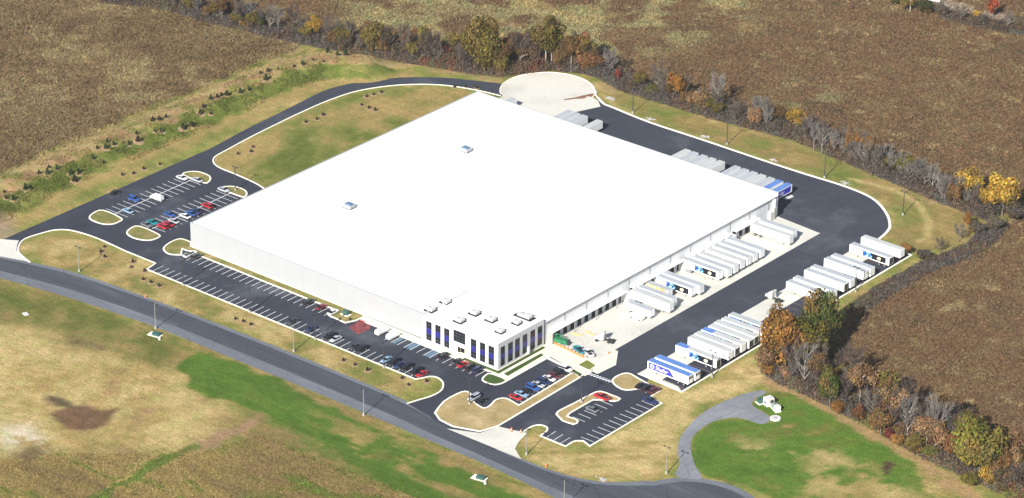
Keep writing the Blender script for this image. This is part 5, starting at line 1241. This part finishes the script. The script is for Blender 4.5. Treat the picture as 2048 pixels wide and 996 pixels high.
HIGH = {c_: leafy(70 + i, LEAFC[c_], 2200, 20, .36, leaf=.062) for i, c_ in enumerate(('yellow', 'orange', 'peach', 'olive', 'brown', 'yellowgreen'))}
CONE = {'pine': leafy(90, LEAFC['pine'], 1300, 18, .1, cone=.75), 'green': leafy(91, LEAFC['green'], 2600, 26, .08, cone=.35, leaf=.065), 'red': leafy(92, LEAFC['red'], 900, 14, .05, cone=.4)}
BARE = {'bare': [bare_crown(i, M_twig) for i in (1, 2, 3)], 'palebare': [bare_crown(i, M_twig_pale, .03) for i in (4, 5)], 'darkbare': [bare_crown(i, M_twig_dark) for i in (6, 7)]}
TRUNK = trunk_mesh(M_bark); TRUNKP = trunk_mesh(M_bark_pale, .7, .055, 4, 2)
def tree(x, y, h, r, kind, label, group=None, form='', name=None):
    z = float(height(x, y)) - .05
    root = empty(name or ('bush' if h < 6.2 else 'tree'), (x, y, z), random.uniform(0, 6.28), (r * 1.12, r * 1.12, h * 1.03))
    tag(root, label, 'bush' if h < 6.2 else 'tree', group)
    if kind in BARE: me = random.choice(BARE[kind])
    elif form == 'big': me = BIG[kind]
    elif form == 'high': me = HIGH[kind]
    elif form == 'cone': me = CONE[kind]
    else: me = random.choice(CROWN[kind])
    t = link('trunk', TRUNKP if kind in ('palebare',) or form == 'high' else TRUNK, root)
    k = min(1.0, h / 14 * 5 / r); t.scale = (k, k, 1)
    link('crown', me, root)
    return root
def px_trees(pts, specs):
    for (x, y), s in zip(pts, specs): tree(x, y, *s)
# --- south-east wood, individually
px_trees([(207.3, 74.9), (210.8, 63.5), (205.0, 56.7), (203.6, 51.0), (205.6, 50.1), (218.4, 51.0), (217.0, 59.9), (230.8, 47.4), (238.1, 52.9), (235.5, 45.0), (243.8, 43.8), (242.8, 61.1), (250.5, 53.3), (253.0, 42.5), (257.6, 40.7), (260.9, 39.8), (261.4, 44.3), (271.7, 44.2), (274.1, 48.3), (267.8, 38.8), (272.7, 40.2), (290.2, 39.3), (295.6, 37.6), (290.6, 33.4), (296.8, 48.5), (303.6, 42.9), (214.1, 51.2), (224.1, 52.0), (234.1, 51.1), (244.4, 50.2), (282.6, 41.8), (210.9, 51.6), (300.6, 37.6), (231.2, 58.1), (262.7, 51.2)], [
 (23, 6.3, 'green', 'tall dense green tree overtopping the pad trailers', None, 'big'),
 (19, 7.6, 'yellowgreen', 'broad yellow green tree in front of the tall green one', None, 'big'),
 (23, 7.4, 'orange', 'big orange brown tree left of the yellow green one', None, 'big'),
 (11.5, 3.0, 'peach', 'slim peach coloured tree at the left end of the eastern wood'),
 (5.2, 2.0, 'orange', 'small orange bush at the left foot of the eastern wood'),
 (15, 4.6, 'palebare', 'bare tree with pale trunk in front of the eastern wood'),
 (13, 4.6, 'bare', 'grey bare tree behind the pale trunked one in the eastern wood'),
 (15.5, 4.4, 'green', 'cone shaped green tree at the lawn edge of the eastern wood', None, 'cone'),
 (15.5, 4.8, 'peach', 'pinkish tan tree right of the cone shaped green one', None, 'high'),
 (5.0, 2.8, 'orange', 'orange bush at the foot of the cone shaped tree'),
 (6.8, 2.5, 'russet', 'rust red tree below the pinkish tan one at the lawn edge'),
 (13, 4.2, 'olive', 'olive brown tree behind the tan ones in the eastern wood'),
 (13, 4.6, 'peach', 'tan leaved tree in the middle of the eastern wood'),
 (9.5, 3.6, 'brown', 'brown tree above the dark red bush at the lawn edge'),
 (5.2, 2.3, 'darkred', 'dark red bush at the lawn edge'),
 (5.0, 2.1, 'orange', 'bright orange bush right of the dark red one'),
 (15, 4.2, 'palebare', 'bare pale tree behind the bright orange bush'),
 (18, 5.2, 'palebare', 'tall bare pale tree left of the big round tree'),
 (14, 4.2, 'bare', 'bare tree just left of the big round tree'),
 (8.0, 2.9, 'olive', 'olive orange tree in front of the tall bare pale one'),
 (5.0, 2.6, 'bushgreen', 'low greyish green bush below the tall bare pale tree'),
 (21, 8.4, 'yellowgreen', 'big round yellow green tree at the lower right', None, 'big'),
 (8.5, 3.6, 'yellow', 'yellow tree at the foot of the big round tree'),
 (5.0, 2.6, 'yellowgreen', 'low yellow green bush left below the big round tree'),
 (15, 4.6, 'peach', 'pinkish tree at the right edge of the photo', None, 'high'),
 (5.5, 2.4, 'red', 'red bush at the lower right edge of the photo'),
 (8.5, 3.0, 'bare', 'low bare grey tree under the orange brown tree'),
 (9, 3.0, 'darkbare', 'dark bare tree left of the cone shaped green tree'),
 (10, 3.2, 'darkbare', 'dark bare tree right of the cone shaped green tree'),
 (10, 3.4, 'bare', 'grey bare tree between the tan and brown ones at the lawn edge'),
 (9, 3.4, 'darkbare', 'dark bare tree against the left side of the big round tree'),
 (6.0, 2.6, 'peach', 'peach bush under the orange brown tree'),
 (9, 4.0, 'greyshrub', 'grey thicket tree at the lower right corner'),
 (9, 3.6, 'brown', 'low brown tree behind the cone shaped green one'),
 (10, 3.6, 'bare', 'grey bare tree behind the olive orange one')])
# --- northern wood
px_trees([(-24.3, 182.3), (-65.5, 167.1), (-59.6, 170.9), (-50.9, 178.4), (-40.9, 180.4), (-7.3, 199.6), (-6.2, 201.9), (1.4, 209.1), (-14.1, 192.4), (-12.8, 197.5), (-17.1, 187.2), (15.2, 210.5), (22.8, 206.2), (39.2, 205.6), (28.1, 208.2), (38.4, 210.6), (-93.4, 161.9), (-116.8, 156.8), (-102.8, 160.0), (-129.4, 154.3), (-123.6, 153.7), (-141.5, 152.2), (-34.7, 181.2), (-54.6, 174.6), (-2.2, 205.3), (9.5, 207.6), (-23.3, 187.1), (-45.9, 179.4), (-71.9, 165.0), (-77.7, 162.7), (33.7, 205.9)], [
 (24, 7.4, 'olive', 'tallest olive tree left of the turning circle', None, 'big'),
 (16, 5.4, 'olive', 'broad olive tree at the north end of the berm'),
 (9, 3.2, 'pine', 'dark green tree right of the broad olive one', None, 'cone'),
 (8, 3.0, 'peach', 'small peach tree behind the ring lane bend'),
 (7, 2.8, 'red', 'small red orange tree behind the ring lane bend'),
 (23, 6.2, 'olive', 'tall pale stemmed olive tree behind the turning circle', None, 'high'),
 (18, 5.4, 'yellowgreen', 'second pale stemmed tree behind the turning circle', None, 'high'),
 (15, 5.0, 'russet', 'russet tree right of the pale stemmed pair'),
 (16, 5.2, 'darkbare', 'dark bare tree right of the tallest olive tree'),
 (15, 4.6, 'brown', 'brown tree left of the pale stemmed pair'),
 (11, 4.0, 'darkbare', 'dark bare tree at the foot of the tallest olive tree'),
 (10.5, 4.0, 'palebare', 'pale bare tree right of the turning circle'),
 (7.2, 1.8, 'red', 'slim bright red tree right of the turning circle', None, 'cone'),
 (5.2, 2.6, 'bushgreen', 'light green bush near the first lamp post of the truck lane'),
 (6.6, 3.0, 'greyshrub', 'grey thicket tree right of the slim red tree'),
 (11, 3.8, 'bare', 'bare tree behind the light green bush'),
 (11, 3.2, 'yellow', 'small yellow tree at the far end of the berm', None, 'high'),
 (7, 3.2, 'pine', 'dark green tree among the far left bare trees', None, 'cone'),
 (6.4, 3.2, 'greyshrub', 'grey thicket tree at the far left of the northern wood'),
 (4.2, 2.2, 'orange', 'left small orange bush of the far left wood'),
 (4.2, 2.0, 'orange', 'right small orange bush of the far left wood'),
 (7, 3.2, 'brown', 'brown tree at the far left edge of the northern wood'),
 (9, 3.6, 'darkbare', 'dark bare tree left of the tallest olive tree'),
 (7.5, 3.2, 'pine', 'rounded dark tree left of the small peach one'),
 (12, 4.2, 'brown', 'brown tree behind the turning circle'),
 (11, 4.2, 'russet', 'russet tree over the right rim of the turning circle'),
 (12, 4.2, 'olive', 'olive tree close right of the tallest olive tree'),
 (6.4, 2.8, 'darkbare', 'low dark bare tree by the ring lane bend'),
 (8, 3.0, 'bare', 'bare tree left of the broad olive tree'),
 (7, 2.8, 'greyshrub', 'grey thicket tree near the small yellow one'),
 (7, 3.0, 'darkbare', 'dark bare tree near the light green bush')])
# --- north-east row
px_trees([(49.0, 207.7), (63.3, 205.8), (64.3, 214.1), (70.4, 207.5), (67.0, 205.8), (75.7, 209.7), (85.1, 209.9), (91.6, 207.6), (102.7, 209.9), (129.0, 207.2), (134.4, 207.2), (139.0, 206.6), (154.4, 205.0), (181.1, 204.0), (196.7, 201.6), (191.3, 200.8), (175.0, 204.8), (196.6, 173.9), (193.3, 184.8), (188.7, 153.1), (55.5, 205.9), (60.1, 205.4), (95.2, 207.6), (111.2, 207.1), (117.9, 207.0), (177.2, 196.9), (202.9, 200.0), (198.5, 182.9), (196.3, 162.8), (195.5, 153.3), (201.4, 189.6)], [
 (13, 4.0, 'orange', 'tall orange tree left of the second lamp post of the truck lane'),
 (11.5, 3.8, 'peach', 'peach and orange tree above the second lamp post'),
 (13, 4.2, 'palebare', 'pale bare tree above the second lamp post'),
 (6, 2.8, 'bushgreen', 'green bush at the foot of the pale bare tree'),
 (8, 2.2, 'yellowgreen', 'thin yellow green tree above the second lamp post', None, 'high'),
 (5.4, 3.0, 'greyshrub', 'grey bush right of the green one behind the truck lane'),
 (11, 3.2, 'palebare', 'slim pale bare tree between second and third lamp posts'),
 (10, 3.0, 'palebare', 'second slim pale bare tree between second and third lamp posts'),
 (12, 3.5, 'yellow', 'golden tree standing by itself above the truck lane', None, 'high'),
 (11, 3.2, 'orange', 'left of two orange crowned trees above the third lamp post', None, 'high'),
 (11, 3.0, 'orange', 'right of two orange crowned trees above the third lamp post', None, 'high'),
 (12, 3.8, 'peach', 'peach crowned tree right of the two orange ones', None, 'high'),
 (10.5, 3.4, 'yellowgreen', 'faded yellow crowned tree in the bare row', None, 'high'),
 (14, 5.0, 'yellow', 'left of the two bright yellow trees at the right corner'),
 (16, 6.2, 'yellow', 'larger of the bright yellow trees at the right edge'),
 (11, 4.0, 'yellow', 'smaller yellow tree between the two bright ones'),
 (8.5, 4.0, 'greyshrub', 'dark grey thicket tree left of the yellow trees'),
 (7, 2.6, 'bare', 'low bare tree at the tip of the back lawn'),
 (6.6, 2.0, 'orange', 'slim orange tree at the tip of the back lawn'),
 (5.2, 1.9, 'orange', 'orange bush at the far corner of the trailer pad'),
 (7.5, 3.0, 'brown', 'brown tree right of the tall orange one'),
 (7.5, 2.8, 'russet', 'russet tree left of the peach and orange one'),
 (5.6, 2.8, 'greyshrub', 'grey bush left of the golden tree'),
 (6.5, 3.0, 'darkbare', 'dark bare tree right of the golden tree'),
 (7, 3.0, 'bare', 'grey bare tree left of the orange crowned pair'),
 (8, 3.2, 'darkbare', 'dark bare tree below the left yellow tree'),
 (8, 4.0, 'greyshrub', 'grey thicket tree under the larger yellow tree'),
 (5.5, 2.8, 'greyshrub', 'grey bush right of the slim orange tree'),
 (5.0, 2.8, 'darkbare', 'dark bare bush by the back lawn corner'),
 (5.0, 2.6, 'greyshrub', 'grey bush nearest the far pad corner'),
 (6.0, 3.0, 'greyshrub', 'grey bush below the larger yellow tree')])
# --- rows of bare trees that nothing tells apart
grpN = 'bare trees of the far left wood'
for k_, (x, y) in enumerate([(-171.4, 147.8), (-164.1, 150.4), (-155.5, 152.2), (-147.4, 152.0), (-136.2, 153.3), (-125.6, 154.0), (-123.6, 157.9), (-112.5, 157.1), (-109.6, 158.9), (-96.4, 160.0), (-89.2, 164.9), (-84.4, 165.7), (-78.3, 166.2), (-70.4, 167.6)]):
    tree(x, y, random.uniform(9, 12.5), random.uniform(2.6, 3.6), random.choice(('bare', 'palebare', 'bare')), ordinal(k_ + 1) + ' bare tree from the left in the wood beyond the berm', grpN)
grpE = 'bare trees of the row above the truck lane'
for k_, (x, y) in enumerate(sorted([(114.2, 205.0), (118.1, 204.8), (123.1, 205.0), (126.9, 205.4), (132.5, 205.0), (143.6, 204.8), (148.3, 204.9), (152.4, 203.9), (155.9, 204.1), (160.0, 203.1), (163.8, 202.4), (167.8, 201.4), (172.0, 200.1), (176.1, 199.7), (180.5, 198.6), (144.6, 207.9), (158.7, 207.6), (165.3, 206.5)])):
    tree(x, y, random.uniform(8, 11), random.uniform(2.2, 3.2), random.choice(('bare', 'palebare', 'palebare')), ordinal(k_ + 1) + ' bare tree from the left in the row above the truck lane', grpE)
# --- denser filling of the belts
def belt(line, depth, n, hmin, hmax, kinds, label, group):
    pts = image_order([tuple(p) for p in along(line, depth, n)])
    for k, (x, y) in enumerate(pts):
        h = random.uniform(hmin, hmax); kd = random.choice(kinds)
        tree(x, y, h, h * random.uniform(.24, .36), kd, ordinal(k + 1) + ' ' + label, group, 'high' if kd in HIGH and random.random() < .5 else '')
belt([(10.2, 208.2), (-5.7, 200.4), (-10.7, 191.4), (-16.4, 183.2), (-28.7, 177.1), (-45.2, 172.7), (-62.7, 166.3)], -12, 46, 8, 15, ['darkbare', 'darkbare', 'bare', 'brown', 'brown', 'olive', 'russet'], 'tree from the left in the dense belt behind the ring lane', 'dense belt behind the ring lane')
belt([(194.1, 194.6), (171.8, 197.1), (141.3, 201.6), (104.2, 207.6), (68.2, 203.8), (26.8, 202.5)], -8, 56, 6.5, 11, ['darkbare', 'bare', 'bare', 'palebare', 'brown', 'peach', 'olive'], 'tree from the left in the dense row behind the truck lane', 'dense row behind the truck lane')
belt([(203.4, 54.0), (227.1, 50.3), (250.7, 45.9), (270.1, 41.2), (291.0, 39.1), (308.7, 35.7)], 14, 48, 8, 15, ['darkbare', 'darkbare', 'bare', 'brown', 'olive', 'russet', 'peach'], 'tree from the left in the dense eastern wood', 'dense eastern wood')
belt([(-66.9, 165.2), (-79.5, 161.8), (-96.5, 157.2), (-114.0, 153.0), (-135.5, 149.7), (-163.3, 146.8)], -11, 26, 6.5, 11, ['darkbare', 'bare', 'bare', 'brown', 'olive'], 'tree from the left in the dense wood beyond the berm', 'dense wood beyond the berm')
# --- top right corner beside the track
px_trees([(57.0, 343.7), (63.8, 342.5), (71.5, 343.4), (77.9, 344.6), (93.8, 358.4), (91.0, 351.7), (86.3, 346.2), (104.6, 352.3), (109.5, 353.7), (95.8, 346.0), (51.1, 348.8)], [
 (6.0, 3.4, 'bushgreen', 'green bush left of the dirt track at the top right'), (6.4, 3.4, 'olive', 'olive tree left of the dirt track at the top right'), (6.8, 3.6, 'pine', 'dark green tree beside the dirt track'), (6.0, 3.4, 'greyshrub', 'grey bush below the dirt track'),
 (10, 3.0, 'red', 'red orange tree beside the dirt track at the top right', None, 'cone'), (4.5, 2.2, 'yellow', 'yellow bush left of the red orange tree at the top right'), (6.5, 3.0, 'bare', 'bare tree below the dirt track'), (7.5, 3.0, 'bare', 'bare tree at the top right edge'), (7, 3.0, 'greyshrub', 'grey thicket tree at the top right edge'), (6, 2.8, 'greyshrub', 'grey bush under the red orange tree at the top right'), (6.5, 3.0, 'brown', 'brown tree at the top edge left of the track')])
o = thing('utility_pole', 'pale utility pole at the top right beside the dirt track', 'pole', (*[(65.2, 342.2)][0], 0))
m = MB(); m.cyl((0, 0, 0), (0, 0, 11), .22, .16, 8, M_bark_pale); m.build('post', o); m = MB(); m.box(-1.2, 1.2, -.08, .08, 10.2, 10.4, M_bark_pale); m.build('crossarm', o)

# --- understorey thicket along the wood edges (uncountable)
def thicket(line, half, n, tmin, tmax, cols, label):
    P = along(line, half, n); m = len(P); k = rng.integers(0, len(cols), m); nn = fbm(P[:, 0], P[:, 1], 8, 91, 2)
    k = np.clip((nn * len(cols) * 1.3 - .15 * len(cols) + rng.normal(0, .6, m)).astype(int), 0, len(cols) - 1)
    cc = np.array(cols)[k] * rng.uniform(.7, 1.3, (m, 1)); t = rng.uniform(tmin, tmax, m) * (.55 + .9 * fbm(P[:, 0], P[:, 1], 6, 95, 2))
    tufts('thicket', label, P, rng.uniform(.6, 1.3, m), t, cc, 20, M_tuft, .24)
GS = [(.085, .078, .068), (.10, .082, .066), (.075, .060, .050), (.12, .075, .05), (.10, .098, .06)]
thicket([(-62.7, 166.3), (-79.5, 161.8), (-96.5, 157.2), (-114.0, 153.0), (-135.5, 149.7), (-163.3, 146.8), (-187.3, 136.8)], -13, 5200, 1.5, 5.5, GS, 'grey brown thicket under the far left wood')
thicket([(14.1, 206.3), (6.7, 206.4), (-5.7, 200.4), (-10.7, 191.4), (-16.4, 183.2), (-28.7, 177.1), (-45.2, 172.7), (-62.7, 166.3)], -15, 6500, 2, 7, GS + [(.15, .06, .04)], 'grey brown thicket behind the ring lane and turning circle')
thicket([(195.0, 194.8), (171.8, 197.1), (141.3, 201.6), (104.2, 207.6), (68.2, 203.8), (26.8, 202.5), (14.1, 206.3)], -11, 8500, 1.5, 5.5, GS, 'grey brown thicket behind the truck lane lawn')
thicket([(196.6, 194.0), (200.7, 173.2), (196.3, 149.0), (195.2, 128.0), (196.1, 109.2)], 7, 2200, .8, 2.4, GS, 'grey thicket between the trailer pad corner and eastern scrub')
thicket([(201.6, 52.4), (210.3, 49.8), (228.6, 48.1), (251.9, 44.0), (271.5, 39.2), (292.3, 37.1), (310.9, 34.9)], 15, 7500, 1.4, 5.5, GS + [(.17, .085, .045), (.11, .11, .035)], 'brown grey thicket under the eastern wood')
thicket([(78.5, 343.7), (96.4, 345.1), (115.3, 351.8)], 9, 900, 1, 3.6, GS, 'grey thicket below the dirt track')

# ------------------------------------------------------------------ young plants
def sapling_mesh(seed, col, n=90, tall=1.0):
    r = np.random.default_rng(seed); z = r.random(n) ** 1.2; a = r.random(n) * 6.283; rr = (1 - z * .85) * r.uniform(.5, 1, n) * .55
    P = np.stack([np.cos(a) * rr, np.sin(a) * rr, .12 + z * tall], -1); t = r.normal(0, 1, (n, 3)); t /= np.linalg.norm(t, axis=1)[:, None]; b = np.cross(t, r.normal(0, 1, (n, 3))); b /= np.linalg.norm(b, axis=1)[:, None]
    s = .2; V = np.stack([P - t * s, P + b * s, P + t * s], 1)
    c = np.array(col)[None] * r.uniform(.6, 1.4, (n, 1))
    return np_mesh('foliage', V.reshape(-1, 3), np.arange(n * 3).reshape(-1, 3), M_leaf, np.repeat(c, 3, 0))
SAP = [sapling_mesh(i, (.026, .042, .020)) for i in range(3)] + [sapling_mesh(7, (.03, .026, .016), 70, .8)]
mm = MB(); mm.rings([[(math.cos(a_ * .628) * 1.0 * (1 + .15 * math.sin(3 * a_)), math.sin(a_ * .628) * 1.0, .0) for a_ in range(10)], [(math.cos(a_ * .628) * .35, math.sin(a_ * .628) * .35, .06) for a_ in range(10)]], M_mulch); MUL = mm.mesh('mulch_ring')
mm = MB(); mm.cyl((0, 0, 0), (0, 0, .6), .05, .03, 5, M_bark); STEM = mm.mesh('stem')
def saplings(pts, label, group, smin, smax, mul=1.0, idx=None):
    for k, (x, y) in enumerate(image_order(pts)):
        s = random.uniform(smin, smax)
        o = empty('sapling', (x, y, float(height(x, y))), 0, (s, s, s)); tag(o, ordinal(k + 1) + ' ' + label, 'sapling', group)
        f = link('foliage', SAP[random.randrange(4) if idx is None else idx], o); f.rotation_euler.z = random.uniform(0, 6); f.scale.z = random.uniform(.95, 1.3); link('stem', STEM, o)
        nx_ = float(height(x - .5, y) - height(x + .5, y)); ny_ = float(height(x, y - .5) - height(x, y + .5))
        q = link('mulch_ring', MUL, o); q.rotation_euler = Vector((nx_, ny_, 1)).to_track_quat('Z', 'Y').to_euler(); q.scale = (mul, mul, 1)
BERM_W = [(-73.1, -8.5), (-72.1, -6.5), (-70.3, -16.6), (-72.3, -18.3), (-76.0, -15.7), (-71.9, 12.1), (-70.8, 14.8), (-67.9, 10.1), (-76.8, 10.0), (-76.4, 5.1), (-78.0, 2.6), (-79.4, 8.6), (-74.2, 25.1), (-70.3, 26.5), (-76.8, 33.9), (-76.8, 38.1), (-78.4, 31.3), (-79.7, 37.6), (-73.8, 42.7), (-73.3, 46.8), (-77.1, 49.8), (-74.8, 56.8), (-73.3, 58.6), (-80.9, 61.8), (-79.4, 63.8), (-79.3, 67.0), (-70.5, 66.9), (-70.1, 71.1), (-76.2, 83.4), (-71.8, 82.5), (-73.9, 79.4), (-78.6, 89.7), (-78.2, 92.7), (-78.7, 95.4), (-77.8, 97.5), (-76.2, 103.0), (-75.6, 106.9), (-76.7, 117.3), (-82.2, 120.1), (-81.4, 123.6), (-80.0, 127.6), (-77.3, 133.5), (-76.3, 137.2), (-76.4, 143.2), (-72.6, 145.1), (-72.9, 153.2), (-71.2, 156.1), (-77.9, 153.2)]
saplings(BERM_W, 'young evergreen from the left along the berm crest', 'young evergreens along the berm', 0.9, 2.1, 1.1)
saplings([(-21.7, -19.8), (-19.7, -23.3), (-15.9, -25.1), (-6.0, -21.6), (-3.5, -24.8), (1.9, -23.9), (6.2, -28.7), (9.7, -28.6), (13.6, -28.7)], 'small dark shrub from the left on the verge by the west apron', 'shrubs on the left verge', .9, 1.15, 1.3, 3)
saplings([(49.7, -29.5), (52.8, -29.2), (56.2, -29.1), (95.9, -28.1), (100.7, -28.0), (106.2, -28.1), (117.9, -24.9), (122.5, -27.0), (125.2, -21.6)], 'small dark shrub from the left on the verge below the front lot', 'shrubs on the verge below the front lot', .9, 1.15, 1.3, 3)
saplings([(-42.3, 102.5), (-41.1, 107.2), (-41.9, 111.7), (-41.4, 73.5), (-39.1, 70.0), (-41.2, 65.5), (-41.5, 135.2), (-40.8, 138.3), (-40.0, 141.8), (-37.5, 127.9), (-33.5, 127.6), (-30.4, 127.6), (-42.1, 111.6), (-22.5, 163.7), (-19.3, 166.4), (-15.6, 168.4)], 'small dark shrub from the left on the lawn inside the ring lane', 'shrubs inside the ring lane', .9, 1.2, 1.3, 3)
saplings([(-59.6, 25.4), (-57.5, 28.9), (-57.6, 34.1), (-56.0, 40.6)], 'small dark shrub from the left between the berm and the ring lane', 'shrubs below the berm', .9, 1.2, 1.3, 3)
saplings([(74.7, -4.7), (78.2, -5.5), (75.7, -7.6)], 'small plant from the left in the bed with the green cabinet', 'plants by the green cabinet', .6, .9, .9)

# ------------------------------------------------------------------ the air itself
hm = bpy.data.materials.new('haze_air'); hm.use_nodes = True; ht = hm.node_tree; ht.nodes.clear()
hv = ht.nodes.new('ShaderNodeVolumePrincipled'); ho = ht.nodes.new('ShaderNodeOutputMaterial'); ht.links.new(hv.outputs[0], ho.inputs['Volume'])
hv.inputs['Color'].default_value = (0.95, 0.97, 1.0, 1); hv.inputs['Density'].default_value = 0.00003; hv.inputs['Anisotropy'].default_value = 0.1
m = MB(); m.box(-6500, 6500, -6500, 6500, -4, 520, hm); tag(m.build('haze'), 'thin pale autumn haze over the whole site', 'haze', kind='stuff')
